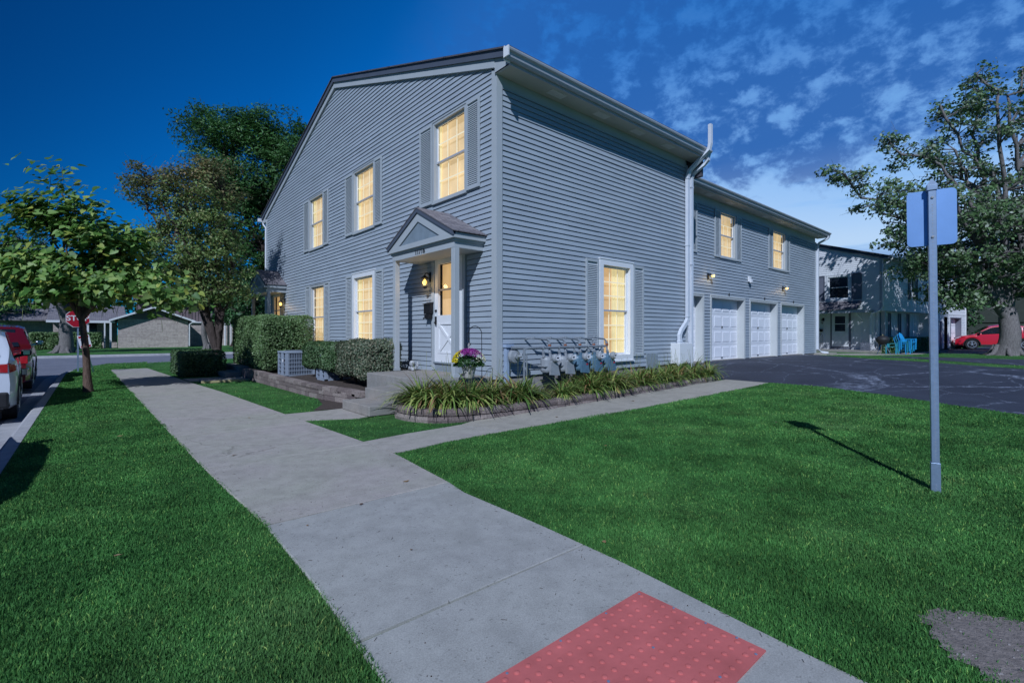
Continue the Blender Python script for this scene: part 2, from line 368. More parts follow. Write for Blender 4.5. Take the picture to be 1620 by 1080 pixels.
def glass_pane():
    m = bpy.data.materials.new('window_glass'); m.use_nodes = True; t = m.node_tree; t.nodes.clear()
    o = t.nodes.new('ShaderNodeOutputMaterial'); tr = t.nodes.new('ShaderNodeBsdfTransparent'); gl = t.nodes.new('ShaderNodeBsdfGlossy')
    gl.inputs['Roughness'].default_value = .02; ge = t.nodes.new('ShaderNodeNewGeometry'); dp = t.nodes.new('ShaderNodeVectorMath'); dp.operation = 'DOT_PRODUCT'
    t.links.new(ge.outputs['Incoming'], dp.inputs[0]); t.links.new(ge.outputs['Normal'], dp.inputs[1])
    def mm(op, a, b=None):
        q = t.nodes.new('ShaderNodeMath'); q.operation = op; t.links.new(a, q.inputs[0])
        if b is not None: q.inputs[1].default_value = b
        return q.outputs[0]
    q = mm('ABSOLUTE', dp.outputs['Value']); q = mm('MULTIPLY', q, -1.0); q = mm('ADD', q, 1.0); q = mm('POWER', q, 4.0); q = mm('MULTIPLY', q, .5); q = mm('ADD', q, .03)
    mx = t.nodes.new('ShaderNodeMixShader'); t.links.new(q, mx.inputs[0]); t.links.new(tr.outputs[0], mx.inputs[1]); t.links.new(gl.outputs[0], mx.inputs[2])
    t.links.new(mx.outputs[0], o.inputs[0]); return m
MT['glass'] = glass_pane()

# ------------------------------------------------------------------ mesh helpers
def tag(o, label=None, cat=None, group=None, kind=None):
    if label: o['label'] = label
    if cat: o['category'] = cat
    if group: o['group'] = group
    if kind: o['kind'] = kind
    return o
def empty(name, loc=(0, 0, 0)):
    o = bpy.data.objects.new(name, None); o.location = loc; o.empty_display_size = .2; COL.objects.link(o); return o
def wloc(o):
    v = Vector((0, 0, 0))
    while o: v += Vector(o.location); o = o.parent
    return v
class MB:
    """collects geometry in world coordinates; build() links it as one object"""
    def __init__(s, T=None): s.v = []; s.f = []; s.uv = []; s.T = T
    def add(s, vs, fs, uvs=None):
        b = len(s.v)
        s.v += [tuple(s.T @ Vector(p)) if s.T else tuple(p) for p in vs]
        s.f += [tuple(b+i for i in f) for f in fs]
        s.uv += (uvs if uvs else [None]*len(fs))
    def poly(s, vs, uv=None): s.add(vs, [tuple(range(len(vs)))], [uv] if uv else None)
    def box(s, x0, x1, y0, y1, z0, z1, bev=0):
        if bev:
            bm = bmesh.new(); bmesh.ops.create_cube(bm, size=1)
            for v in bm.verts: v.co = Vector(((x0+x1)/2+v.co.x*(x1-x0), (y0+y1)/2+v.co.y*(y1-y0), (z0+z1)/2+v.co.z*(z1-z0)))
            bmesh.ops.bevel(bm, geom=bm.edges[:], offset=bev, segments=2, affect='EDGES', profile=.5)
            s.bm(bm); return
        s.add([(x0, y0, z0), (x1, y0, z0), (x1, y1, z0), (x0, y1, z0), (x0, y0, z1), (x1, y0, z1), (x1, y1, z1), (x0, y1, z1)],
              [(0, 3, 2, 1), (4, 5, 6, 7), (0, 1, 5, 4), (1, 2, 6, 5), (2, 3, 7, 6), (3, 0, 4, 7)])
    def bm(s, bm):
        bm.verts.index_update()
        s.add([v.co[:] for v in bm.verts], [tuple(v.index for v in f.verts) for f in bm.faces]); bm.free()
    def tube(s, pts, r, n=8, cap=True):
        pts = [Vector(p) for p in pts]; rs = r if isinstance(r, (list, tuple)) else [r]*len(pts)
        vs = []; up = None
        for i, p in enumerate(pts):
            d = (pts[min(i+1, len(pts)-1)]-pts[max(i-1, 0)])
            d = d.normalized() if d.length > 1e-9 else Vector((0, 0, 1))
            if up is None:
                up = Vector((0, 0, 1)) if abs(d.z) < .9 else Vector((1, 0, 0))
            a = up - d*up.dot(d)
            if a.length < 1e-6: a = d.orthogonal()
            a.normalize(); up = a; b = d.cross(a)
            for k in range(n):
                t = 2*math.pi*k/n; vs.append(p+(a*math.cos(t)+b*math.sin(t))*rs[i])
        fs = [(i*n+k, i*n+(k+1) % n, (i+1)*n+(k+1) % n, (i+1)*n+k) for i in range(len(pts)-1) for k in range(n)]
        if cap: fs += [tuple(range(n))[::-1], tuple((len(pts)-1)*n+k for k in range(n))]
        s.add(vs, fs)
    def lathe(s, c, prof, n=20, axis='z'):
        vs = []
        for r, h in prof:
            for k in range(n):
                t = 2*math.pi*k/n; q = (r*math.cos(t), r*math.sin(t), h)
                if axis == 'x': q = (q[2], q[0], q[1])
                if axis == 'y': q = (q[0], q[2], q[1])
                vs.append((c[0]+q[0], c[1]+q[1], c[2]+q[2]))
        m = len(prof)
        fs = [(i*n+k, i*n+(k+1) % n, (i+1)*n+(k+1) % n, (i+1)*n+k) for i in range(m-1) for k in range(n)]
        fs += [tuple(range(n)), tuple((m-1)*n+k for k in range(n))]
        s.add(vs, fs)
    def prism(s, pts, off):
        """planar polygon pts extruded by vector off"""
        n = len(pts); o = Vector(off); a = [Vector(p) for p in pts]
        s.add(a+[p+o for p in a], [tuple(range(n))[::-1], tuple(range(n, 2*n))]+[(i, (i+1) % n, n+(i+1) % n, n+i) for i in range(n)])
    def build(s, name, m, parent=None, smooth=False, rec=True):
        me = bpy.data.meshes.new(name); off = wloc(parent) if parent else Vector((0, 0, 0))
        me.from_pydata([(p[0]-off.x, p[1]-off.y, p[2]-off.z) for p in s.v], [], s.f)
        if any(u for u in s.uv):
            ul = me.uv_layers.new(name='UVMap')
            for p, u in zip(me.polygons, s.uv):
                if u:
                    for li, c in zip(p.loop_indices, u): ul.data[li].uv = c
        me.materials.append(m)
        if rec:
            bm = bmesh.new(); bm.from_mesh(me)
            bmesh.ops.recalc_face_normals(bm, faces=bm.faces[:]); bm.to_mesh(me); bm.free()
        if smooth:
            me.polygons.foreach_set('use_smooth', [True]*len(me.polygons))
            if smooth != 'all':
                try: me.set_sharp_from_angle(angle=R(38))
                except Exception: pass
        me.update()
        o = bpy.data.objects.new(name, me); COL.objects.link(o)
        if parent: o.parent = parent
        return o
def text(name, body, size, m, parent, mtx, ext=.004, bold=.0):
    cu = bpy.data.curves.new(name, 'FONT'); cu.body = body; cu.size = size; cu.extrude = ext; cu.offset = bold
    cu.align_x = 'CENTER'; cu.align_y = 'CENTER'; cu.materials.append(m)
    tmp = bpy.data.objects.new('tmp_text', cu); COL.objects.link(tmp); bpy.context.view_layer.update()
    me = bpy.data.meshes.new_from_object(tmp.evaluated_get(bpy.context.evaluated_depsgraph_get())); bpy.data.objects.remove(tmp)
    me.materials.clear(); me.materials.append(m)
    o = bpy.data.objects.new(name, me); COL.objects.link(o)
    if parent: o.parent = parent; mtx = Matrix.Translation(-wloc(parent)) @ mtx
    o.matrix_local = mtx; return o
def frame_mtx(O, D, Nn):
    """local x along D, local y outward normal, local z up"""
    D = Vector(D).normalized(); Nn = Vector(Nn).normalized(); U = Vector((0, 0, 1))
    return Matrix(((D.x, Nn.x, U.x, O[0]), (D.y, Nn.y, U.y, O[1]), (D.z, Nn.z, U.z, O[2]), (0, 0, 0, 1)))
def copy_tree(o, parent=None):
    c = o.copy(); COL.objects.link(c); c.parent = parent
    for ch in [q for q in bpy.data.objects if q.parent == o]: copy_tree(ch, c)
    return c

# ------------------------------------------------------------------ terrain
BX = [-2.5, 6.5, 9.5, 17, 23]
def g(x):
    X = [-1e6, -2.5, 6.5, 9.5, 17, 23, 1e6]; Z = [0, 0, .18, .43, .43, .27, .27]
    return float(np.interp(x, X, Z))
def drape(pl, dz, skirt, name, m, kind='structure', inset=0):
    bm = bmesh.new()
    vs = [bm.verts.new((x, y, 0)) for x, y in pl]; bm.faces.new(vs)
    for b in BX:
        bmesh.ops.bisect_plane(bm, geom=bm.verts[:]+bm.edges[:]+bm.faces[:], plane_co=(b, 0, 0), plane_no=(1, 0, 0))
    bmesh.ops.triangulate(bm, faces=bm.faces[:])
    bd = [e for e in bm.edges if len(e.link_faces) == 1]
    for v in bm.verts: v.co.z = g(v.co.x)+dz
    if skirt:
        r = bmesh.ops.extrude_edge_only(bm, edges=bd)
        for v in [q for q in r['geom'] if isinstance(q, bmesh.types.BMVert)]: v.co.z -= skirt
    bmesh.ops.recalc_face_normals(bm, faces=bm.faces[:])
    s = sum(f.normal.z for f in bm.faces)
    if s < 0: bmesh.ops.reverse_faces(bm, faces=bm.faces[:])
    me = bpy.data.meshes.new(name); bm.to_mesh(me); bm.free(); me.materials.append(m)
    o = bpy.data.objects.new(name, me); COL.objects.link(o)
    if kind: o['kind'] = kind
    return o
def inpoly(px, py, pl):
    c = np.zeros(len(px), bool); n = len(pl)
    for i in range(n):
        x0, y0 = pl[i]; x1, y1 = pl[(i+1) % n]
        k = (y0 > py) != (y1 > py)
        with np.errstate(divide='ignore', invalid='ignore'):
            c ^= k & (px < (x1-x0)*(py-y0)/(y1-y0)+x0)
    return c

# ================================================================== GROUND
mb = MB(); mb.box(-900, 900, -900, 900, -.6, -.27); gr = mb.build('ground', MT['lawn']); tag(gr, kind='structure')
# streets (sunken below the lawns)
mb = MB(); zs_ = [(-80, -.24), (9, -.235), (17, -.14), (260, -.14)]
mb.add([(x, y, z) for y, z in zs_ for x in (-15.6, -6.25)], [(0, 1, 3, 2), (2, 3, 5, 4), (4, 5, 7, 6)]); tag(mb.build('street', MT['street']), kind='structure')
mb = MB()
mb.add([(-250, 21.5, -.136), (250, 21.5, -.136), (250, 33.4, -.136), (-250, 33.4, -.136)], [(0, 1, 2, 3)])
mb.add([(-6.4, 15, -.134), (-2, 15, -.134), (-2, 21.5, -.134), (-6.4, 21.5, -.134)], [(0, 1, 2, 3)])
tag(mb.build('cross_street', MT['street']), kind='structure')
corner = [(-6.22+(1-math.cos(t))*5.2, 15.0+math.sin(t)*6.7) for t in [i*math.pi/2/8 for i in range(9)]]
BLOCK = [(-6.22, -60)]+corner+[(120, 21.7), (120, -60)]
drape(BLOCK, 0, .4, 'lawn', MT['lawn'])
mb = MB(); mb.add([(-160, 33.6, 0), (160, 33.6, 0), (160, 300, 0), (-160, 300, 0)], [(0, 1, 2, 3)]); mb.add([(-160, 33.6, 0), (160, 33.6, 0), (160, 33.6, -.2), (-160, 33.6, -.2)], [(0, 1, 2, 3)])
mb.add([(-160, -60, 0), (-16, -60, 0), (-16, 21, 0), (-160, 21, 0)], [(0, 1, 2, 3)]); mb.add([(-16, -60, 0), (-16, 21, 0), (-16, 21, -.2), (-16, -60, -.2)], [(0, 1, 2, 3)])
tag(mb.build('far_lawn', MT['lawn']), kind='structure')
# curb
def curb(path, name, side=1, z0=0, w=.16, pan=.32):
    mb = MB(); n = len(path); P = [Vector((x, y, 0)) for x, y in path]; prof = [(0, .005), (w*.75, .0), (w, -.03), (w+.03, -9), (w+.03+pan, -9), (w+.03+pan, -.3), (0, -.3)]
    rows = []
    for i in range(n):
        d = (P[min(i+1, n-1)]-P[max(i-1, 0)]).normalized(); nn = Vector((-d.y, d.x, 0))*side
        low = float(np.interp(P[i].y, [9, 17], [-.225, -.130])); rows.append([P[i]+nn*a+Vector((0, 0, z0+(b if b > -1 else low))) for a, b in prof])
    m = len(prof)
    mb.add([p for r in rows for p in r], [(i*m+k, (i+1)*m+k, (i+1)*m+k+1, i*m+k+1) for i in range(n-1) for k in range(m-1)])
    tag(mb.build(name, MT['curb'], rec=True), kind='structure')
pth = [(-6.22, y) for y in np.arange(-30, 15, 1.5)]+corner+[(x, 21.7) for x in np.arange(0, 60, 3)]
curb(pth, 'curb', 1)
curb([(x, 33.6) for x in np.arange(60, -60, -4)], 'far_curb', 1)

# sidewalk
SL = [(-9.5, -4.9), (-6.4, -4.8), (-5.1, -4.73), (-4.2, -4.68), (-3.15, -4.66), (-2, -4.71), (-.5, -4.75), (3.1, -4.81), (8.7, -4.91), (16.4, -5.04)]
SR = [(-9.5, -3.3), (-6.3, -3.35), (-5.9, -3.32), (-5.2, -3.25), (-4.4, -3.22), (-3.3, -3.22), (-3.2, -3.16), (-1.9, -3.03), (-1.16, -3.05), (.84, -3.13), (2.65, -3.2), (5.9, -3.33), (8.9, -3.54), (15.4, -3.89), (16.4, -3.95)]
sl = lambda y: float(np.interp(y, [a for a, b in SL], [b for a, b in SL])); sr = lambda y: float(np.interp(y, [a for a, b in SR], [b for a, b in SR]))
def slab(y0, y1, k):
    ys = list(np.linspace(y0, y1, 6)); xl = lambda y: sl(y); 
    mb = MB(); zt = .014; ins = .008
    L = [(sl(y), y) for y in ys]; Rr = [(sr(y), y) for y in ys]
    mb.add([(x, y, zt-.006) for x, y in L]+[(x+ins, min(max(y, y0+ins), y1-ins), zt) for x, y in L]+[(x-ins, min(max(y, y0+ins), y1-ins), zt) for x, y in Rr]+[(x, y, zt-.006) for x, y in Rr]
           + [(x, y, -.1) for x, y in L]+[(x, y, -.1) for x, y in Rr],
           [(i, i+1, 7+i, 6+i) for i in range(5)]+[(6+i, 7+i, 13+i, 12+i) for i in range(5)]+[(12+i, 13+i, 19+i, 18+i) for i in range(5)]
           + [(24+i, 25+i, i+1, i) for i in range(5)]+[(18+i, 19+i, 31+i, 30+i) for i in range(5)]+[(0, 6, 12, 18, 30, 24), (5, 29, 35, 23, 17, 11)])
    return mb
old = MB(); new = MB()
for i, (a, b) in enumerate([(-3.2, -1.3), (-1.3, .62), (.62, 2.55), (2.55, 4.5), (4.5, 6.5), (6.5, 8.5), (8.5, 10.5), (10.5, 12.5), (12.5, 14.5), (14.5, 16.4)]):
    m_ = slab(a+.004, b-.004, i); old.add(m_.v, m_.f)
for i, (a, b) in enumerate([(-9.5, -8.0), (-8.0, -6.4), (-6.4, -4.83), (-4.83, -3.2)]):
    m_ = slab(a+.004, b-.004, i); new.add(m_.v, m_.f)
tag(old.build('old_sidewalk', MT['conc_old']), kind='structure'); tag(new.build('sidewalk', MT['conc_new']), kind='structure')

PATH1 = [(-3.05, -1.16), (-3.03, -1.93), (-2.23, -1.83), (-1.69, -1.86), (-1.35, -1.88), (-1.55, -1.11), (-1.98, -1.1), (-2.44, -1.08)]
drape(PATH1, .012, .08, 'path', MT['conc_old'])
drape([(-1.34, -1.885), (-.27, -1.97), (.24, -2.04), (2.06, -2.13), (3.06, -2.19), (4.56, -2.22), (6.35, -2.23), (6.42, -1.2), (3.6, -1.16), (1.2, -1.1), (.08, -1.08), (-.67, -1.05), (-1.3, -1.02), (-1.54, -1.1)], .014, .08, 'side_path', MT['conc_path'])
drape([(-3.13, .84), (-3.19, 1.62), (-2.2, 1.58), (-2.18, .52), (-2.39, .48)], .012, .08, 'entry_path', MT['conc_old'])
drape([(-3.5, 9.2), (-3.55, 10.25), (-2.0, 10.2), (-2.0, 9.15)], .012, .08, 'second_entry_path', MT['conc_old'])
# driveway, grass strips of the court
DRIVE = [(6.45, -1.1), (6.5, -2.17), (6.42, -3.31), (5.8, -4.54), (5.18, -5.51), (4.68, -6.4), (3.9, -8.5), (3.5, -14), (14, -14), (12.6, -7), (12.33, -6.08), (13.21, -5.07), (14.4, -3.89), (15.42, -2.24), (17.6, .1), (19.6, .55), (19.6, .86), (6.68, .86), (6.45, 0)]
drape(DRIVE, .008, .05, 'driveway', MT['drive'])
drape([(15.6, -7), (14.3, -6.01), (15.2, -4.9), (16.55, -3.61), (19.6, -1.6), (21.5, -1.3), (23.2, -3.2), (23.3, -5.64), (23, -9), (15.5, -9)], .008, .05, 'court_drive', MT['drive'])
drape([(29.2, -2.4), (33, -1.1), (52, -2.5), (60, -8), (60, -12), (31.5, -11), (30.3, -6.5)], .008, .05, 'neighbour_drive', MT['drive'])
drape([(19.9, .1), (21.9, .6), (22.6, -.2), (26.6, -1.75), (33.2, -2.1), (33.1, -1.25), (27.5, -.85), (24.3, 1.3), (20.2, 1.0)], .016, .05, 'court_path', MT['conc_path'])
mb = MB(); mb.box(19.55, 21.0, .35, 1.2, .2, .445); tag(mb.build('concrete_apron', MT['conc_path']), kind='structure')

# tactile plate
X0, X1, Y0, Y1 = -4.66, -3.455, -6.0, -5.385
mb = MB(); mb.box(X0, X1, Y0, Y1, .0, .021)
nx, ny = 20, 10
for i in range(nx):
    for j in range(ny):
        cx = X1-.035-i*.0595; cy = Y1-.037-j*.0595
        if cx < X0+.02: continue
        mb.lathe((cx, cy, .021), [(.0125, -.001), (.0115, .0025), (.008, .0048), (.003, .0052)], 12)
pl = mb.build('tactile_paving_plate', MT['plate'], smooth=True)
tag(pl, 'red ramp plate covered in raised domes set in the sidewalk', 'tactile paving')
mb = MB()
for cx, cy in [(X1-.03, Y1-.02), (X1-.29, Y1-.016), (X1-.60, Y1-.016), (X1-.9, Y1-.016), (X1-.012, Y1-.2), (X1-.012, Y1-.36), (X1-.012, Y1-.5), (X1-.06, Y0+.016), (X1-.34, Y1-.3), (X1-.64, Y1-.3), (X1-.3, Y0+.05)]:
    mb = MB(); mb.lathe((cx, cy, .0215), [(.006, 0), (.006, .002), (.003, .003)], 8); mb.build('bolt', MT['steel'], pl)

# ================================================================== GRASS BLADES
CAM = np.array([-5.565, -6.822])
DIRT = [(-2.62, -6.36), (-2.46, -6.42), (-2.38, -6.56), (-2.30, -6.72), (-2.2, -7.2), (-3.0, -7.2), (-2.98, -6.65), (-2.88, -6.5), (-2.76, -6.42)]
def grass_field(name, pl, label, dmax, excl=(), hgt=.026, fall=3.0, wscale=.62, zoff=0, dmin=25):
    xs = [p[0] for p in pl]; ys = [p[1] for p in pl]
    A = (max(xs)-min(xs))*(max(ys)-min(ys)); n = int(A*dmax)
    x = rng.uniform(min(xs), max(xs), n); y = rng.uniform(min(ys), max(ys), n)
    d = np.hypot(x-CAM[0], y-CAM[1])
    dens = np.clip(dmax*(fall/np.maximum(d, fall))**1.75, dmin, dmax)
    # only what the camera region could see (a wide wedge)
    f = (x-CAM[0])*.6561+(y-CAM[1])*.7547
    k = (rng.uniform(0, 1, n) < dens/dmax) & (f > .6) & inpoly(x, y, pl)
    for e in excl: k &= ~(inpoly(x+rng.normal(0, .045, n), y+rng.normal(0, .045, n), e) & (rng.uniform(0, 1, n) > .012))
    x, y, d = x[k], y[k], d[k]; n = len(x)
    z = np.interp(x, [-1e6, -2.5, 6.5, 9.5, 17, 23, 1e6], [0, 0, .18, .43, .43, .27, .27])+zoff
    w = .0032*np.maximum(1, d/fall)**.8*rng.uniform(.7, 1.3, n)*wscale
    clump = .75+.5*np.sin(x*2.3+1.7*np.sin(y*1.9))*np.sin(y*2.7+x*.8)*.5+.12*np.sin(x*9+y*4)
    h = hgt*rng.uniform(.55, 1.25, n)*clump*(1+.02*d)
    a = rng.uniform(0, 2*np.pi, n); l = np.abs(rng.normal(0, .55, n))*h
    b = rng.uniform(0, 2*np.pi, n)
    wx, wy = np.cos(a)*w, np.sin(a)*w; lx, ly = np.cos(b)*l, np.sin(b)*l
    V = np.zeros((n, 5, 3))
    V[:, 0] = np.c_[x-wx, y-wy, z-.004]; V[:, 1] = np.c_[x+wx, y+wy, z-.004]
    V[:, 2] = np.c_[x+wx*.8+lx*.35, y+wy*.8+ly*.35, z+h*.6]; V[:, 3] = np.c_[x-wx*.8+lx*.35, y-wy*.8+ly*.35, z+h*.6]
    V[:, 4] = np.c_[x+lx, y+ly, z+h*.95]
    me = bpy.data.meshes.new(name); me.vertices.add(n*5); me.vertices.foreach_set('co', V.ravel())
    base = (np.arange(n)*5)[:, None]
    li = (base+np.array([0, 1, 2, 3, 3, 2, 4])).ravel()
    me.loops.add(n*7); me.loops.foreach_set('vertex_index', li.astype(np.int32))
    me.polygons.add(n*2); ls = (np.arange(n)*7)[:, None]+np.array([0, 4]); me.polygons.foreach_set('loop_start', ls.ravel().astype(np.int32))
    me.update(calc_edges=True); me.validate()
    me.materials.append(MT['blade'])
    o = bpy.data.objects.new(name, me); COL.objects.link(o)
    return tag(o, label, 'grass', kind='stuff')
edgeL = [(sl(y)+.02, y) for y in np.linspace(-9, 16.3, 40)]
L1 = [(-6.2, -9)]+edgeL+[(-3.9, 16.5), (-3.6, 21.6), (-5, 21.2), (-6.0, 18), (-6.2, 15)]
grass_field('verge_grass', L1, 'strip of mown grass between the curb and the sidewalk', 27000)
L2 = [(sr(y)-.015, y) for y in np.linspace(-9, -1.93, 30)]+[(-2.23, -1.82), (-1.35, -1.88), (-.27, -1.96), (2.06, -2.12), (4.56, -2.21), (6.4, -2.22), (6.4, -3.31), (5.78, -4.54), (5.16, -5.51), (4.66, -6.4), (3.9, -8.5), (3.5, -9)]
grass_field('front_grass', L2, 'large mown lawn between the sidewalk and the driveway', 27000, [DIRT])
L3 = [(-3.12, .84), (-3.05, -1.16), (-2.44, -1.07), (-1.98, -1.09), (-1.6, -1.05), (-1.8, -.7), (-2.12, -.2), (-2.1, .5), (-2.39, .5)]
grass_field('corner_grass', L3, 'small wedge of grass in front of the curved stone bed', 5000, fall=4)
L4 = [(-3.19, 1.65), (-3.3, 7.2), (-3.36, 8.3), (-2.15, 8.3), (-2.08, 5.4), (-2.05, 3.5), (-2.35, 2.33), (-2.73, 1.69)]
grass_field('side_grass', L4, 'strip of grass between sidewalk and low retaining wall', 3000, fall=5)
L5 = [(-3.56, 10.3), (-3.95, 16.4), (-3.6, 21.6), (6, 21.6), (6, 16), (-1, 14), (-2.6, 11.3), (-2.6, 10.3)]
grass_field('corner_lawn_grass', L5, 'grass behind the clipped hedge near the cross street', 700, fall=8)
L6 = [(13.21, -5.07), (14.4, -3.89), (15.42, -2.24), (17.6, .1), (19.6, .5), (22.63, 1.2), (21.4, -.6), (19.39, -1.38), (16.35, -3.61), (15.04, -4.9), (14.09, -6.01), (12.33, -6.08)]
grass_field('court_grass', L6, 'narrow grass strip separating the two driveways', 500, fall=10, dmin=90)
L7 = [(22.6, 1.2), (24.0, .2), (26.5, -2.0), (29, -2.4), (30.3, -6.5), (31.5, -11), (24, -9), (23.3, -5.6), (23.1, -3.2), (21.4, -1.0)]
grass_field('tree_lawn_grass', L7, 'patch of grass around the foot of the big maple', 300, fall=12, dmin=80)
mb = MB(); 
dp = []
for i_ in range(len(DIRT)):
    a_, b_ = DIRT[i_], DIRT[(i_+1) % len(DIRT)]
    for q_ in range(7): dp.append((a_[0]+(b_[0]-a_[0])*q_/7+random.gauss(0, .016), a_[1]+(b_[1]-a_[1])*q_/7+random.gauss(0, .016), .006))
mb.add(dp+[(-2.6, -6.7, .0065)], [(k, (k+1) % len(dp), len(dp)) for k in range(len(dp))]); tag(mb.build('dirt', MT['dirt']), 'bare patch of dirt in the lawn', 'dirt', kind='stuff')
# small stones and dead bits on the dirt patch
mb = MB()
for k in range(90):
    x = random.uniform(-2.95, -2.25); y = random.uniform(-7.1, -6.42)
    if inpoly(np.array([x]), np.array([y]), DIRT)[0]:
        r = random.uniform(.002, .007); mb.lathe((x, y, .006), [(r, 0), (r*.8, r*.6), (r*.2, r*.9)], 5)
tag(mb.build('gravel', MT['steel'] if 0 else MT['found']), 'small stones scattered on the bare dirt patch', 'gravel', kind='stuff')
mb = MB()
for k in range(420):
    y = random.uniform(-6.2, 6); e = random.choice([0, 1]); x = (sl(y)+abs(random.gauss(0, .06))+.01) if e else (sr(y)-abs(random.gauss(0, .06))-.01)
    if random.random() < .35: x = random.uniform(sl(y)+.05, sr(y)-.05)
    if random.random() < .5: r_ = random.uniform(.0015, .004); mb.lathe((x, y, .014), [(r_, 0), (r_*.7, r_*.7)], 5)
    else:
        a = random.uniform(0, 3.14); L_ = random.uniform(.008, .03); mb.tube([(x, y, .016), (x+L_*math.cos(a), y+L_*math.sin(a), .018)], .0011, 4)
tag(mb.build('debris', MT['mulch']), 'grit and dry grass clippings along the sidewalk edges', 'debris', kind='stuff')
# scattered dead leaves
mb = MB()
for (x, y, s) in [(-3.12, -4.9, .022), (-3.45, -2.95, .035), (-4.0, -3.25, .02), (-5.45, -3.2, .03), (-5.3, 1.0, .04), (-5.75, 1.7, .03), (-.2, -1.7, .04), (1.9, -1.6, .05), (-3.7, 1.6, .03), (-4.1, -4.2, .014), (-4.45, -3.4, .012), (-1.2, -3.4, .03), (1.5, -4.2, .03), (-4.4, -.9, .03)]:
    a = random.uniform(0, 6.28); z = g(x)+(.018 if -4.9 < x < -3.1 or x > -.5 and y > -2 else .045)
    pts = []
    for q in range(7):
        t = q/7*6.283; rr = s*(1 if q % 2 else .55); pts.append((x+rr*math.cos(t+a), y+rr*.7*math.sin(t+a), z+random.uniform(0, .008)))
    mb.poly(pts)
tag(mb.build('fallen_leaves', MT['l_dry']), 'dry fallen leaves scattered over lawn and sidewalk', 'leaves', kind='stuff')

# ================================================================== HOUSE BUILDERS
def siding(mb, z0, z1, lim, holes=(), prot=.017, e=.1016, seams=True, gap=.010):
    k = 0; z = z0
    while z < z1-1e-4:
        zt = min(z+e, z1)
        cuts = sorted({z, zt}|{h[2] for h in holes if z < h[2] < zt}|{h[3] for h in holes if z < h[3] < zt})
        for a, b in zip(cuts[:-1], cuts[1:]):
            la, lb = lim(a+1e-6), lim(b-1e-6)
            if la[1]-la[0] < .01: continue
            iv = [(None, None)]
            segs = [(la[0], la[1])]
            for h in holes:
                if b > h[2]+1e-5 and a < h[3]-1e-5:
                    ns = []
                    for p, q in segs:
                        if h[1] <= p or h[0] >= q: ns.append((p, q)); continue
                        if h[0] > p: ns.append((p, h[0]))
                        if h[1] < q: ns.append((h[1], q))
                    segs = ns
            na = prot*(1-(a-z)/e)+.002; nb = prot*(1-(b-z)/e)+.002
            for p, q in segs:
                pieces = [(p, q)]
                if seams and q-p > 3:
                    random.seed(int(k//2)*13+5); c = p+random.uniform(.25, .75)*(q-p); pieces = [(p, c+.012), (c, q)]
                for j, (p_, q_) in enumerate(pieces):
                    o = .0032*j
                    bp = p_; bq = q_
                    tp = lb[0] if abs(p_-la[0]) < 1e-6 else p_; tq = lb[1] if abs(q_-la[1]) < 1e-6 else q_
                    if tq <= tp: tp = tq = (tp+tq)/2
                    if a == z:
                        a_ = a+gap
                        mb.add([(bp, na+o, a_), (bq, na+o, a_), (tq, nb+o, b), (tp, nb+o, b)], [(0, 1, 2, 3)])
                        mb.add([(bp, na+o, a_), (bq, na+o, a_), (bq, -.022, a_), (bp, -.022, a_), (bq, -.022, a-.001), (bp, -.022, a-.001), (bq, .0022, a-.001), (bp, .0022, a-.001)], [(0, 1, 2, 3), (3, 2, 4, 5), (5, 4, 6, 7)])
                    else: mb.add([(bp, na+o, a), (bq, na+o, a), (tq, nb+o, b), (tp, nb+o, b)], [(0, 1, 2, 3)])
        z = zt; k += 1

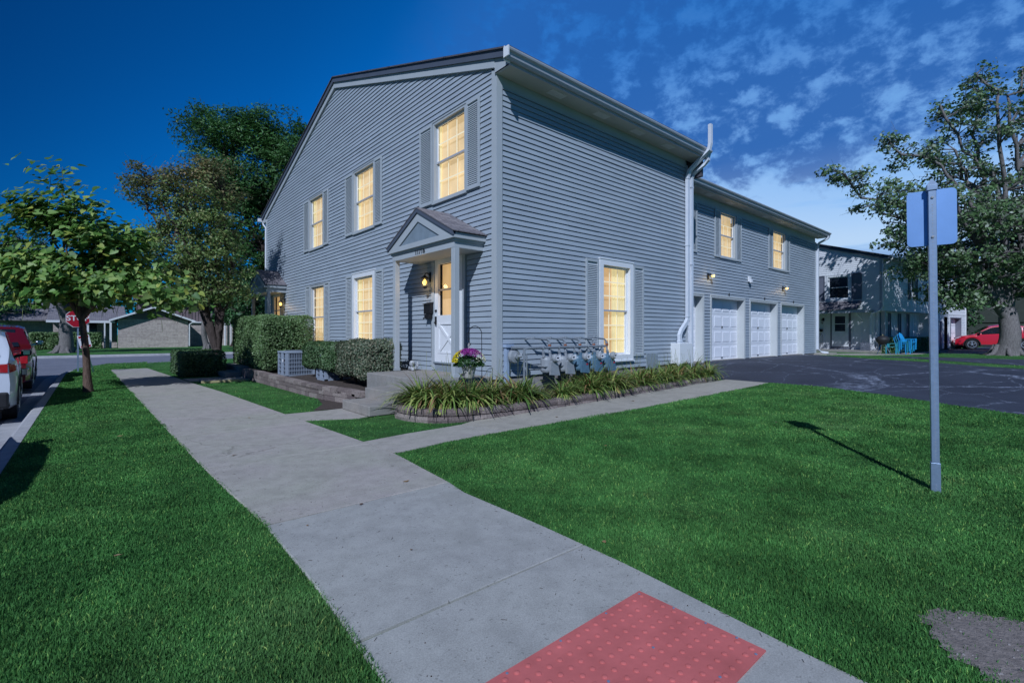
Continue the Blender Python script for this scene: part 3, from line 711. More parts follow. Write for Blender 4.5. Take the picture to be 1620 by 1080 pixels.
def window(T, par, s0, s1, z0, z1, fr=.055, frame='trim', white_in=True, cols=3, rows=2, lit=True, shade='shade_tan', curtain=None, out=.035, sill=True, depth=.07):
    """double hung window; frame part with sash, muntins, shade and pane as sub-parts; opening s0..s1 z0..z1"""
    mb = MB(T); f = fr
    mb.box(s0-f, s0, -.02, out, z0-f, z1+f); mb.box(s1, s1+f, -.02, out, z0-f, z1+f)
    mb.box(s0, s1, -.02, out, z1, z1+f); mb.box(s0, s1, -.02, out, z0-f, z0)
    if sill: mb.box(s0-f-.02, s1+f+.02, -.018, out+.02, z0-f-.03, z0-f+.002)
    mb.box(s0-f-.012, s1+f+.012, -.017, out+.012, z1+f-.001, z1+f+.022)
    # jamb liners going inwards
    mb.box(s0-.002, s0+.012, -depth-.03, -.0205, z0, z1); mb.box(s1-.012, s1+.002, -depth-.03, -.0205, z0, z1)
    mb.box(s0+.012, s1-.012, -depth-.03, -.0205, z1-.012, z1); mb.box(s0+.012, s1-.012, -depth-.03, -.0205, z0, z0+.012)
    w = mb.build('window', MT[frame], par)
    sw = .04; zm = z0+(z1-z0)*.5; a, b, c, d = s0+.013, s1-.013, z0+.013, z1-.013
    mb = MB(T)
    for (p, q, n0) in ((c, zm+.015, -depth), (zm-.015, d, -depth+.028)):
        mb.box(a, a+sw, n0-.02, n0+.008, p, q); mb.box(b-sw, b, n0-.02, n0+.008, p, q)
        mb.box(a+sw, b-sw, n0-.02, n0+.007, p, p+sw*.8); mb.box(a+sw, b-sw, n0-.02, n0+.007, q-sw*.8, q)
    mb.build('sash', MT['white'], w)
    mb = MB(T); mb.box(a, b, -depth+.037, -depth+.047, zm-.018, zm+.018); mb.build('meeting_rail', MT['gutter'] if lit else MT['white'], w)
    mb = MB(T); t = .013
    for (p, q, n0) in ((c+.03, zm-.015, -depth-.008), (zm+.02, d-.03, -depth+.012)):
        for i in range(1, cols):
            x = a+sw+(b-a-2*sw)*i/cols; mb.box(x-t, x+t, n0-.004, n0+.003, p, q)
        for j in range(1, rows+1):
            if j == rows+0 and rows < 1: continue
            z = p+(q-p)*j/(rows+1); mb.box(a+sw, b-sw, n0-.0045, n0+.0035, z-t, z+t)
    mb.build('muntin', MT['muntin'] if lit else MT['white'], w)
    mb = MB(T)
    for (p, q, n0) in ((c+.03, zm, -depth-.002), (zm, d-.03, -depth+.026)):
        mb.add([(a+sw, n0, p), (b-sw, n0, p), (b-sw, n0, q), (a+sw, n0, q)], [(0, 1, 2, 3)])
    mb.build('pane', MT['glass'] if lit else MT['winglass'], w, rec=False)
    if lit:
        mb = MB(T); n0 = -depth-.05
        mb.add([(a, n0, c), (b, n0, c), (b, n0, d), (a, n0, d)], [(0, 1, 2, 3)]); mb.build('shade', MT[shade], w, rec=False)
        if curtain:
            mb = MB(T); n = 26; c0, c1 = curtain
            vs = []
            for i in range(n+1):
                s = c0+(c1-c0)*i/n; nn = n0+.018+.010*math.sin(i*1.35); vs += [(s, nn, c), (s, nn, d)]
            mb.add(vs, [(2*i, 2*i+2, 2*i+3, 2*i+1) for i in range(n)]); mb.build('curtain', MT['shade_cream'], w, smooth='all', rec=False)
    else:
        mb = MB(T); mb.box(a, b, -depth-.3, -depth-.05, c, d); mb.build('interior', MT['black'], w)
    return w
def shutter(T, par, s0, s1, z0, z1, m='shutter', n0=.02, louvers=True):
    mb = MB(T); f = .045
    mb.box(s0, s0+f, n0, n0+.032, z0, z1); mb.box(s1-f, s1, n0, n0+.032, z0, z1)
    mb.box(s0+f, s1-f, n0, n0+.031, z0, z0+f*1.3); mb.box(s0+f, s1-f, n0, n0+.031, z1-f*1.3, z1)
    mb.box(s0+f, s1-f, n0-.001, n0+.004, z0+f*1.3, z1-f*1.3)
    if louvers:
        z = z0+f*1.3
        while z < z1-f*1.3-.05:
            mb.add([(s0+f, n0+.026, z), (s1-f, n0+.026, z), (s1-f, n0+.008, z+.034), (s0+f, n0+.008, z+.034), (s0+f, n0+.004, z), (s1-f, n0+.004, z)], [(0, 1, 2, 3), (0, 4, 5, 1)])
            z += .0385
    return mb.build('shutter', MT[m], par)
def uvquad(p, u): return [(0, 0), (u[0], 0), (u[0], u[1]), (0, u[1])]
def roofslab(mb, p0, p1, p2, p3, th=.04):
    """p0,p1 along the eave, p2,p3 along the ridge; uv in metres"""
    a, b, c, d = [Vector(p) for p in (p0, p1, p2, p3)]
    L = (b-a).length; H = (d-a).length; L2 = (c-d).length; off = (d-a).dot((b-a).normalized())
    mb.add([a, b, c, d], [(0, 1, 2, 3)], [[(0, 0), (L, 0), (off+L2, H), (off, H)]])
    n = Vector((0, 0, -th)); e = [a, b, c, d]
    mb.add(e+[q+n for q in e], [(0, 1, 5, 4), (1, 2, 6, 5), (2, 3, 7, 6), (3, 0, 4, 7), (4, 5, 6, 7)])
def lantern(par, T, s, z, lit=True, name='wall_lantern'):
    mb = MB(T)
    mb.box(s-.055, s+.055, .018, .04, z+.10, z+.30, bev=.008)
    mb.tube([(s, .04, z+.22), (s, .10, z+.27), (s, .16, z+.27), (s, .175, z+.22)], .012, 8)
    mb.lathe((s, .175, z+.10), [(.012, .13), (.03, .11), (.085, .07), (.09, .055), (.07, .05)], 6)
    for k in range(6):
        t = k*math.pi/3; mb.tube([(s+.066*math.cos(t), .175+.066*math.sin(t), z+.155), (s+.05*math.cos(t), .175+.05*math.sin(t), z-.02)], .005, 5)
    mb.lathe((s, .175, z-.05), [(.004, -.02), (.03, .0), (.055, .025), (.055, .034)], 6)
    l = mb.build(name, MT['black'], par)
    mb = MB(T); mb.lathe((s, .175, z), [(.046, -.02), (.06, .15)], 6); 
    mb.build('lamp_glass', MT['glass'], l)
    if lit:
        mb = MB(T); mb.lathe((s, .175, z+.03), [(.004, -.02), (.034, .0), (.046, .04), (.038, .08), (.008, .11)], 12); mb.build('bulb', MT['lamp_glow'], l, smooth='all')
        li = bpy.data.objects.new('lamp_light', bpy.data.lights.new('lamp_light', 'POINT')); COL.objects.link(li)
        li.data.energy = 2.6; li.data.color = (1, .66, .28); li.data.shadow_soft_size = .04; li.parent = l
        li.location = (T @ Vector((s, .30, z+.02)))-wloc(l)
    return l

# ================================================================== MAIN HOUSE
W = 15.32; RIDGE = 7.66; SL_R = .335
house = empty('townhouse', (0, 0, 0))
tag(house, 'gray-blue sided two-storey townhouse with lit windows, corner porch and white garage doors', 'house')
TG = frame_mtx((0, 0, 0), (0, 1, 0), (-1, 0, 0))      # gable wall: s = y
TS = frame_mtx((0, 0, 0), (1, 0, 0), (0, -1, 0))      # long side: s = x
T2 = frame_mtx((0, .85, 0), (1, 0, 0), (0, -1, 0))    # garage wing: s = x
rz = lambda y: 9.04-SL_R*abs(y-RIDGE)                  # roof top surface
def glim(z):
    t = (9.04-.30-z)/SL_R; t = min(max(t, 0), 99)
    return (max(.12, RIDGE-t), min(W-.12, RIDGE+t))
DOORH = (.92, 2.20, .55, 3.06)
UPW = [(.97, 2.08), (5.06, 6.26), (8.72, 9.9)]; LOW = [(5.07, 6.25), (8.62, 9.78)]
holes = [(a-.03, b+.03, 4.14, 5.82) for a, b in UPW]+[(LOW[0][0]-.05, LOW[0][1]+.05, 1.0, 2.90), (LOW[1][0]-.03, LOW[1][1]+.03, .86, 2.90), DOORH, (13.1, 14.4, .55, 3.06)]
mb = MB(TG); siding(mb, .53, 8.74, glim, holes); mb.build('gable_wall', MT['siding'], house)
SW = (3.02, 4.01, .85, 2.87)
mb = MB(TS); siding(mb, .53, 5.85, lambda z: (.12, 6.62), [(SW[0]-.05, SW[1]+.05, SW[2]-.05, SW[3]+.05)]); mb.build('side_wall', MT['siding'], house)
GD = [(6.74, 9.20), (9.70, 12.2), (12.66, 15.17), (15.58, 18.15)]
W2 = [(10.36, 11.42), (14.75, 15.97)]
mb = MB(T2); siding(mb, .45, 5.5, lambda z: (6.66, 19.62), [(a, b, .3, 2.57) for a, b in GD]+[(a-.03, b+.03, 3.92, 5.42) for a, b in W2]); mb.build('garage_wall', MT['siding'], house)
# backing walls / foundation / far walls
mb = MB()
mb.box(.02, 6.6, .02, .12, .1, .53); mb.box(.02, .12, .12, W, .1, .53)
mb.box(6.6, 19.65, .87, 1.0, .1, .45)
mb.build('foundation', MT['found'], house)
for q in ((6.55, 6.66, .001, 1.0, .1, 6.0), (19.62, 19.70, .86, 14.5, .1, 5.9), (.15, 19.6, W-.1, W, .1, 6.2)):
    mb = MB(); mb.box(*q); mb.build('rear_wall', MT['siding'], house)
# interior blockers so no light leaks
mb = MB(); mb.box(.30, 6.4, .30, 15.0, .2, 6.0); mb.box(6.7, 19.5, 1.75, 15.0, .2, 5.6); mb.build('interior_core', MT['plastic'], house)
# corner posts
mb = MB()
for q in ((-.028, .11, -.028, .12, .50, 6.14), (-.028, .02, W-.12, W+.028, .5, 6.14), (19.60, 19.73, .82, .96, .43, 5.55), (6.60, 6.69, -.024, .05, .5, 5.9)):
    mb = MB(); mb.box(*q); mb.build('corner_trim', MT['trim'], house)
for q in ((.11, 6.60, -.006, .02, 5.85, 6.04), (6.70, 19.60, .842, .87, 5.5, 5.74)):
    mb = MB(); mb.box(*q); mb.build('frieze_board', MT['trim'], house)
# rake boards on the gable
for (ya, yb) in ((-.42, RIDGE), (W+.42, RIDGE)):
    mb = MB()
    a0, b0 = rz(ya), rz(yb)
    y1 = max(0, min(ya, W))
    mb.prism([(-.10, ya, a0-.02), (-.10, yb, b0-.02), (-.10, yb, b0-.165), (-.10, ya, a0-.165)], (.06, 0, 0))
    mb.build('rake_fascia', MT['rake'], house)
    mb = MB(); mb.prism([(-.062, y1, rz(y1)-.155), (-.062, yb, b0-.155), (-.062, yb, b0-.325), (-.062, y1, rz(y1)-.325)], (.06, 0, 0))
    mb.prism([(-.05, ya, a0-.16), (-.05, y1, rz(y1)-.16), (-.05, y1, rz(y1)-.44), (-.05, y1+(ya-y1)*.15, rz(y1)-.44), (-.05, ya, a0-.30)], (.05, 0, 0))
    mb.build('rake_frieze', MT['trim'], house)
# roofs
mb = MB()
roofslab(mb, (-.13, -.50, rz(-.5)), (7.0, -.50, rz(-.5)), (7.0, RIDGE, 9.04), (-.13, RIDGE, 9.04), .03)
roofslab(mb, (-.13, W+.5, rz(-.5)), (7.0, W+.5, rz(-.5)), (7.0, RIDGE, 9.04), (-.13, RIDGE, 9.04), .03)
mb.build('roof', MT['shingled'], house, rec=False)
mb = MB(); z2 = 5.93
roofslab(mb, (7.0, .36, z2), (20.0, .36, z2), (20.0, RIDGE, z2+SL_R*(RIDGE-.36)), (7.0, RIDGE, z2+SL_R*(RIDGE-.36)), .03)
roofslab(mb, (7.0, W, z2), (20.0, W, z2), (20.0, RIDGE, z2+SL_R*(RIDGE-.36)), (7.0, RIDGE, z2+SL_R*(RIDGE-.36)), .03)
mb.box(6.9, 7.0, -.3, RIDGE, 5.6, 6.2)
mb.build('wing_roof', MT['shingled'], house, rec=False)
# soffits
mb = MB(); mb.box(-.05, 6.95, -.42, -.008, 6.035, 6.06); mb.build('soffit', MT['soffit'], house)
mb = MB(); mb.box(6.70, 19.9, .43, .84, 5.735, 5.76); mb.build('wing_soffit', MT['soffit'], house)
for x in (1.33, 2.72, 4.05, 5.35):
    mb = MB(); mb.box(x-.20, x+.20, -.32, -.14, 6.026, 6.036)
    for k in range(7): mb.box(x-.18+k*.055, x-.155+k*.055, -.31, -.15, 6.021, 6.0265)
    mb.build('soffit_vent', MT['soffitvent'], house)
for x in (9.2, 10.7, 13.6, 15.02, 16.5):
    mb = MB(); mb.box(x-.20, x+.20, .55, .73, 5.727, 5.7355); mb.build('soffit_vent', MT['soffitvent'], house)
# gutters (ogee profile)
def gutter(x0, x1, yb, zt, name='gutter'):
    mb = MB(); pr = [(0, 0), (0, -.16), (-.06, -.165), (-.085, -.13), (-.10, -.07), (-.135, -.045), (-.145, -.02), (-.145, 0), (-.138, .004), (-.130, 0), (-.125, -.03), (-.01, -.12), (-.006, 0)]
    vs = [(x, yb+a, zt+b) for x in (x0, x1) for a, b in pr]; n = len(pr)
    mb.add(vs, [(k, (k+1) % n, n+(k+1) % n, n+k) for k in range(n)]+[tuple(range(n)), tuple(range(2*n-1, n-1, -1))])
    return mb
mb = gutter(-.20, 7.0, -.425, 6.24); mb.box(-.06, 6.95, -.424, -.40, 6.03, 6.25); mb.build('gutter', MT['gutter'], house)
mb = gutter(6.98, 20.0, .43, 5.93); mb.box(6.98, 19.95, .431, .455, 5.73, 5.94); mb.build('gutter', MT['gutter'], house)
mb = MB(); mb.box(-.22, .0, W+.43, W+.56, 6.10, 6.24); mb.tube([(-.03, W+.48, 6.1), (-.03, W+.35, 5.95), (-.02, W+.06, 5.8), (-.02, W+.06, .3)], .035, 8); mb.build('gutter', MT['pipe'], house)
mb = MB(); mb.box(-.215, -.19, -.572, -.44, 6.08, 6.25); mb.box(-.19, -.06, -.44, -.42, 6.05, 6.30); mb.build('gutter_end_cap', MT['white'], house)
# windows, gable
for i, (a, b) in enumerate(UPW):
    window(TG, house, a, b, 4.17, 5.79, fr=.05, rows=1, curtain=(b-.10-.05*i, b-.015)); shutter(TG, house, b+.075, b+.075+(.52 if i != 1 else .55), 4.12, 5.84); shutter(TG, house, a-.075-.42, a-.075, 4.12, 5.84)
window(TG, house, *LOW[0], 1.02, 2.87, fr=.12, frame='white', out=.05, depth=.06, cols=3, curtain=(LOW[0][1]-.22, LOW[0][1]-.015))
shutter(TG, house, 6.40, 6.82, .86, 2.97); shutter(TG, house, 4.48, 4.92, .86, 2.97)
window(TG, house, *LOW[1], .88, 2.87, fr=.06); shutter(TG, house, 9.87, 10.3, .82, 2.95); shutter(TG, house, 8.12, 8.53, .82, 2.95)
# window, long side
window(TS, house, *SW, fr=.125, frame='white', out=.055, depth=.07, shade='shade_low', curtain=(3.50, 4.0))
shutter(TS, house, 2.44, 2.86, .80, 2.96); shutter(TS, house, 4.17, 4.58, .80, 2.96)
# wing windows
window(T2, house, 10.36, 11.42, 3.95, 5.40, fr=.05, rows=1); shutter(T2, house, 9.93, 10.28, 3.88, 5.46); shutter(T2, house, 11.5, 11.9, 3.88, 5.46)
window(T2, house, 14.75, 15.97, 3.95, 5.40, fr=.05, rows=1); shutter(T2, house, 14.3, 14.67, 3.88, 5.46); shutter(T2, house, 16.05, 16.45, 3.88, 5.46)
shutter(T2, house, 8.30, 8.76, 3.88, 5.46)
# garage openings and doors
for i, (a, b) in enumerate(GD):
    d = .36; mb = MB(T2)
    mb.box(a-.0, a+.05, -d, .024, .40, 2.57); mb.box(b-.05, b, -d, .024, .40, 2.57); mb.box(a+.05, b-.05, -d, .024, 2.52, 2.57)
    mb.box(a-.03, b+.03, -.01, .034, 2.571, 2.62); mb.box(b, b+.04, 0, .03, .44, 2.57); mb.box(a-.04, a, 0, .03, .44, 2.57)
    mb.build('garage_frame', MT['jamb'], house)
    mb = MB(T2); n0 = -d+.13; a1, b1 = a+.05, b-.05; hh = 2.1/4
    for r in range(4):
        z = .445+r*hh; mb.box(a1, b1, n0-.04, n0, z, z+hh-.006)
        nc = 4
        for c in range(nc):
            pw = (b1-a1)/nc; x0 = a1+c*pw+.05; x1 = a1+(c+1)*pw-.05; za, zb = z+.07, z+hh-.08
            # raised panel: bevelled frustum
            mb.add([(x0, n0+.001, za), (x1, n0+.001, za), (x1, n0+.001, zb), (x0, n0+.001, zb), (x0+.03, n0+.013, za+.03), (x1-.03, n0+.013, za+.03), (x1-.03, n0+.013, zb-.03), (x0+.03, n0+.013, zb-.03)],
                   [(0, 1, 5, 4), (1, 2, 6, 5), (2, 3, 7, 6), (3, 0, 4, 7), (4, 5, 6, 7)])
    gd = mb.build('garage_door', MT['garage'], house)
    mb = MB(T2); m_ = (a1+b1)/2; mb.box(m_-.05, m_+.05, n0+.001, n0+.03, .50, .53); mb.box(m_-.012, m_+.012, n0+.001, n0+.035, 1.53, 1.60); mb.build('handle', MT['black'], gd)
    mb = MB(T2); mb.box(m_-.02, m_+.02, .034, .05, 2.63, 2.73); mb.build('garage_number_tab', MT['black'], house)
mb = MB(); mb.box(6.6, 19.6, .86, 1.8, .40, .449); mb.build('garage_floor', MT['conc_path'], house)
mb = MB(); mb.box(6.7, 18.2, 1.30, 1.38, .4, 2.7); mb.box(6.7, 18.2, .9, 1.3, 2.58, 2.68); mb.build('garage_inner_wall', MT['jamb'], house)
# garage flood lights
for s, z in ((9.48, 3.22), (15.72, 3.2)):
    mb = MB(T2); mb.box(s-.05, s+.05, .018, .05, z-.12, z+.06, bev=.006); mb.tube([(s, .04, z), (s+.03, .12, z+.02)], .025, 8)
    f = mb.build('flood_light', MT['black'], house)
    mb = MB(T2); mb.lathe((s+.09, .15, z+.0), [(.02, .09), (.05, .05), (.062, 0), (.058, -.004)], 12); mb.build('lamp_head', MT['meter'], f)
    mb = MB(T2); mb.lathe((s+.09, .15, z-.01), [(.004, -.055), (.03, -.045), (.05, -.015), (.045, .015)], 12); mb.build('bulb', MT['lamp_glow'], f, smooth='all')
    li = bpy.data.objects.new('lamp_light', bpy.data.lights.new('lamp_light', 'POINT')); COL.objects.link(li)
    li.data.energy = 2.2; li.data.color = (1, .7, .32); li.data.shadow_soft_size = .05; li.parent = f; li.location = T2 @ Vector((s+.09, .26, z-.06))
mb = MB(T2); mb.box(12.45, 12.63, .018, .08, 3.22, 3.42, bev=.01); mb.box(12.47, 12.61, .08, .14, 3.18, 3.30, bev=.01); mb.build('dryer_vent', MT['white'], house)
# access panel
mb = MB(TS); mb.box(4.72, 5.22, .0, .03, .46, .84, bev=.006); mb.lathe((4.97, .031, .66), [(.012, 0), (.012, .004)], 8, 'y'); mb.build('access_panel', MT['panel'], house)
# radon vent pipe, downspouts, white utility box
def rect_tube(mb, pts, a, b):
    pts = [Vector(p) for p in pts]; rows = []
    for i, p in enumerate(pts):
        d = (pts[min(i+1, len(pts)-1)]-pts[max(i-1, 0)]).normalized()
        u = Vector((0, 1, 0)) if abs(d.y) < .7 else Vector((0, 0, 1)); u = (u-d*u.dot(d)).normalized(); w = d.cross(u)
        rows.append([p+w*a+u*b, p-w*a+u*b, p-w*a-u*b, p+w*a-u*b])
    mb.add([q for r in rows for q in r], [(i*4+k, i*4+(k+1) % 4, i*4+4+(k+1) % 4, i*4+4+k) for i in range(len(rows)-1) for k in range(4)]+[(0, 1, 2, 3), tuple(range(len(rows)*4-4, len(rows)*4))])
mb = MB()
rect_tube(mb, [(6.05, -.15, 1.09), (6.05, -.15, 1.30), (6.16, -.13, 1.42), (6.46, -.10, 1.62), (6.56, -.09, 1.75), (6.56, -.09, 5.55), (6.58, -.14, 5.72), (6.70, -.42, 6.02), (6.74, -.60, 6.18), (6.75, -.63, 6.34), (6.75, -.63, 6.85)], .05, .04)
for z in (1.78, 3.7, 5.5): mb.box(6.50, 6.62, -.14, -.04, z, z+.03)
mb.box(5.99, 6.11, -.20, -.10, 1.12, 1.16)
mb.build('vent_pipe', MT['pipe'], house)
mb = MB()
rect_tube(mb, [(6.88, -.50, 6.07), (6.88, -.50, 5.98), (6.87, -.40, 5.88), (6.80, -.12, 5.68), (6.77, -.08, 5.55), (6.77, -.08, .45), (6.77, -.14, .36)], .05, .038)
for z in (1.0, 3.2, 5.3): mb.box(6.70, 6.84, -.125, -.03, z, z+.03)
mb.build('downspout', MT['pipe'], house)
mb = MB(); rect_tube(mb, [(19.82, .33, 5.78), (19.82, .40, 5.68), (19.78, .72, 5.52), (19.78, .78, 5.4), (19.78, .78, .62), (19.85, .62, .50), (19.95, .4, .46)], .05, .04); mb.build('downspout', MT['pipe'], house)
mb = MB(); mb.box(5.84, 6.50, -.27, -.005, .56, 1.09, bev=.012); mb.box(5.83, 5.90, -.285, -.2, .50, .62); ub = mb.build('utility_box', MT['white'], house)
mb = MB(); mb.box(5.98, 6.40, -.2, -.02, .38, .56); mb.build('pump', MT['black'], ub)
# ---- front door
def frontdoor(T, s0, s1, mirror=False, lit=True):
    z0, z1 = .74, 2.93
    mb = MB(T); f = .10
    mb.box(s0-f, s0, -.02, .04, .56, z1+f); mb.box(s1, s1+f, -.02, .04, .56, z1+f); mb.box(s0, s1, -.02, .04, z1, z1+f)
    df = mb.build('door_frame', MT['trim'], house)
    mb = MB(T); mb.box(s0, s1, -.03, .012, .545, z0); mb.box(s0-.02, s1+.02, .012, .05, z0-.03, z0); mb.build('threshold', MT['panel'], df)
    d = MB(T); n0, n1 = -.035, .022; st = .13; gz0, gz1 = 1.72, 2.80
    d.box(s0+.005, s0+st, n0, n1, z0, z1-.005); d.box(s1-st, s1-.005, n0, n1, z0, z1-.005)
    d.box(s0+st, s1-st, n0, n1-.001, gz1, z1-.005); d.box(s0+st, s1-st, n0, n1-.001, 1.56, gz0); d.box(s0+st, s1-st, n0, n1-.001, z0, .92)
    d.box(s0+st, s1-st, n0, n1-.014, .92, 1.56)
    a, b = s0+st, s1-st
    fw = .035
    for (p, q, r, s) in ((a, b, .92, .92+fw), (a, b, 1.56-fw, 1.56), (a, a+fw, .92+fw, 1.56-fw), (b-fw, b, .92+fw, 1.56-fw)): d.box(p, q, n1-.0145, n1+.006, r, s)
    for (x0, zz0, x1, zz1) in ((a+fw, .95, b-fw, 1.53), (b-fw, .95, a+fw, 1.53)):
        v = Vector((x1-x0, 0, zz1-zz0)); nrm = Vector((-v.z, 0, v.x)).normalized()*.028
        d.prism([(x0+nrm.x, n1-.013, zz0+nrm.z), (x1+nrm.x, n1-.013, zz1+nrm.z), (x1-nrm.x, n1-.013, zz1-nrm.z), (x0-nrm.x, n1-.013, zz0-nrm.z)], (0, .022 if x0 < x1 else .020, 0))
    dr = d.build('storm_door', MT['white'], df)
    m = MB(T); m.add([(a, n0+.01, gz0), (b, n0+.01, gz0), (b, n0+.01, gz1), (a, n0+.01, gz1)], [(0, 1, 2, 3)]); m.build('door_glass', MT['glass'], df, rec=False)
    m = MB(T); m.add([(a, n0-.06, gz0), (b, n0-.06, gz0), (b, n0-.06, gz1), (a, n0-.06, gz1)], [(0, 1, 2, 3)]); m.build('door_shade', MT['shade_low'] if lit else MT['black'], df, rec=False)
    m = MB(T); m.box(a, b, n0, n0+.03, 2.24, 2.275); m.build('door_mid_rail', MT['gutter'], df)
    hs = (s1-.07) if not mirror else (s0+.07)
    m = MB(T); m.box(hs-.02, hs+.02, n1, n1+.03, 1.52, 1.70, bev=.006); m.tube([(hs, n1+.03, 1.58), (hs, n1+.06, 1.57), (hs-.06, n1+.06, 1.55)], .010, 6); m.lathe((hs, n1+.001, 1.82), [(.028, 0), (.022, .03), (.006, .032)], 10, 'y'); m.build('door_handle', MT['black'], df)
    return df
frontdoor(TG, 1.04, 2.08); frontdoor(TG, W-2.08, W-1.04, True)
# ---- porches
def porch(y0, y1, num=None):
    ym = (y0+y1)/2; xf = -.74; half = (y1-y0)/2; ze = 3.18; za = 3.80; sl_ = (za-ze)/half
    mb = MB()
    for y in (y0, y1): 
        roofslab(mb, (xf-.03, y+(-.03 if y < ym else .03), ze-.012), (-.0, y+(-.03 if y < ym else .03), ze-.012), (-.0, ym, za+.012), (xf-.03, ym, za+.012), .018)
    pr = mb.build('porch_roof', MT['shingle'], house, rec=False)
    # gable face: fascia along the rakes, triangle panel, beams
    mb = MB()
    for y in (y0, y1): mb.prism([(xf-.02, y, ze-.022), (xf-.02, ym, za-.014), (xf-.02, ym, za-.09), (xf-.02, y, ze-.10)], (.03, 0, 0))
    mb.build('rake_fascia', MT['rake'], pr)
    mb = MB(); t0 = ze-.085; sl2 = (za-.10-t0)/half; w_ = .17
    for y, yy in ((y0, y0+.02), (y1, y1-.02)):
        d = 1 if y < ym else -1
        mb.prism([(xf+.006, yy, t0), (xf+.006, ym, za-.095), (xf+.006, ym, za-.095-w_), (xf+.006, yy+d*w_/sl2, t0)], (.03, 0, 0))
    mb.prism([(xf+.004, y0+.01, 3.045), (xf+.004, y1-.01, 3.045), (xf+.004, y1-.01, t0+.002), (xf+.004, y1-.16, t0+.05), (xf+.004, y0+.16, t0+.05), (xf+.004, y0+.01, t0+.002)], (.045, 0, 0))
    mb.box(xf+.05, -.0, y0+.01, y0+.055, 3.045, ze-.04); mb.box(xf+.05, -.0, y1-.055, y1-.01, 3.045, ze-.04)
    mb.box(xf+.05, -.0, y0+.056, y1-.056, 3.0, 3.05)
    # lower beam, set back so that the upper board throws a shadow line
    mb.box(xf+.07, xf+.18, y0+.085, y1-.085, 2.885, 3.02); mb.box(xf+.18, 0, y0+.085, y0+.19, 2.885, 3.02); mb.box(xf+.18, 0, y1-.19, y1-.085, 2.885, 3.02)
    mb.build('porch_beam', MT['trim'], pr)
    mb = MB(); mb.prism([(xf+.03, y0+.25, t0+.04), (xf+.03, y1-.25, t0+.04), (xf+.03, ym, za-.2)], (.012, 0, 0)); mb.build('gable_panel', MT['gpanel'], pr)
    mb = MB(); mb.box(xf+.18, 0, y0+.19, y1-.19, 2.89, 2.93); mb.build('porch_ceiling', MT['trim'], pr)
    for y in (y0+.14, y1-.14):
        mb = MB(); mb.box(xf+.075, xf+.185, y-.055, y+.055, .545, 2.886, bev=.006); mb.box(xf+.065, xf+.195, y-.065, y+.065, .545, .60); mb.build('porch_column', MT['trim'], pr)
    if num:
        mtx = Matrix.Translation((xf+.068, ym+.02, 2.955)) @ Matrix(((0, 0, -1, 0), (-1, 0, 0, 0), (0, 1, 0, 0), (0, 0, 0, 1)))
        text('number_lettering', num, .155, MT['black'], pr, mtx, .004, .003)
    return pr
porch(.30, 2.82, '11716'); porch(W-2.82, W-.30)
lantern(house, TG, 2.23, 2.36); lantern(house, TG, W-2.62, 2.38)
# mailbox on the wall
mb = MB(TG); mb.box(2.10, 2.36, .02, .13, 1.76, 1.98, bev=.012); mb.prism([(2.09, .02, 1.98), (2.09, .15, 1.96), (2.09, .15, 1.975), (2.09, .02, 2.02)], (.28, 0, 0))
for q in (2.14, 2.32): mb.tube([(q, .12, 1.76), (q, .13, 1.67), (q, .15, 1.65), (q, .16, 1.69)], .008, 6)
mb.box(2.13, 2.33, .03, .12, 1.66, 1.75); mb.build('mailbox', MT['black'], house)
# cables on the gable wall
mb = MB(TG); mb.tube([(2.2, .03, .85), (2.2, .03, 1.5)], .004, 5); mb.build('wall_cable', MT['black'], house)
# stoops and steps
mb = MB(); mb.box(-1.36, -.03, .10, 2.50, .02, .55, bev=.015); mb.box(-1.80, -1.35, .35, 1.60, .02, .355, bev=.012); mb.box(-2.26, -1.79, .42, 1.50, .02, .18, bev=.012)
so = mb.build('porch_steps', MT['conc_step']); tag(so, 'concrete stoop with two steps under the nearer numbered porch', 'steps')
mb = MB(); ya, yb = W-2.6, W-.1
mb.box(-1.2, -.03, ya-.2, yb, .02, .55, bev=.015); mb.box(-1.65, -1.19, 11.0+.1, 13.2, .02, .44, bev=.01); mb.box(-2.1, -1.64, 10.3, 12.6, .02, .30, bev=.012); mb.box(-2.55, -2.09, 9.9, 11.4, .02, .16, bev=.012)
so = mb.build('porch_steps', MT['conc_step']); tag(so, 'concrete steps climbing to the farther porch beside the tall hedge', 'steps')

# ================================================================== METERS
TM = TS
bank = empty('gas_meter_bank', (1.6, -.25, .2)); tag(bank, 'row of five gas meters with gray piping on the side wall below the window', 'gas meters')
mb = MB(TM)
mb.tube([(.55, .30, 1.07), (2.75, .30, 1.07)], .024, 8); mb.tube([(.42, .28, .3), (.42, .28, 1.05), (.55, .3, 1.07)], .022, 8); mb.tube([(.50, .26, .2), (.50, .26, .95)], .013, 8)
MX = [.98+.44*i for i in range(5)]
for i, x in enumerate(MX):
    mb.tube([(x-.30, .02, 1.22), (x-.30, .12, 1.25), (x-.26, .22, 1.25), (x+.06, .24, 1.22), (x+.10, .26, 1.18), (x+.10, .28, 1.02), (x+.09, .30, .96)], .018, 7)
    mb.tube([(x-.10, .30, 1.07), (x-.10, .30, 1.0), (x-.10, .32, .95)], .016, 7)
    for (a, b, c, r) in ((x-.10, .30, 1.07, .032), (x+.10, .27, 1.14, .028), (x-.26, .22, 1.25, .026), (x-.10, .31, .98, .028), (x+.09, .3, .97, .028)): mb.lathe((a, b, c), [(r*.7, -r), (r, -r*.6), (r, r*.6), (r*.7, r)], 8)
mb.tube([(.18, .2, 1.08), (.55, .30, 1.07)], .03, 8)
mb.build('gas_pipe', MT['lid'], bank)
mb = MB(TM)
for x in MX: mb.lathe((x+.10, .28, 1.10), [(.02, -.03), (.032, -.02), (.032, .02), (.02, .03)], 8)
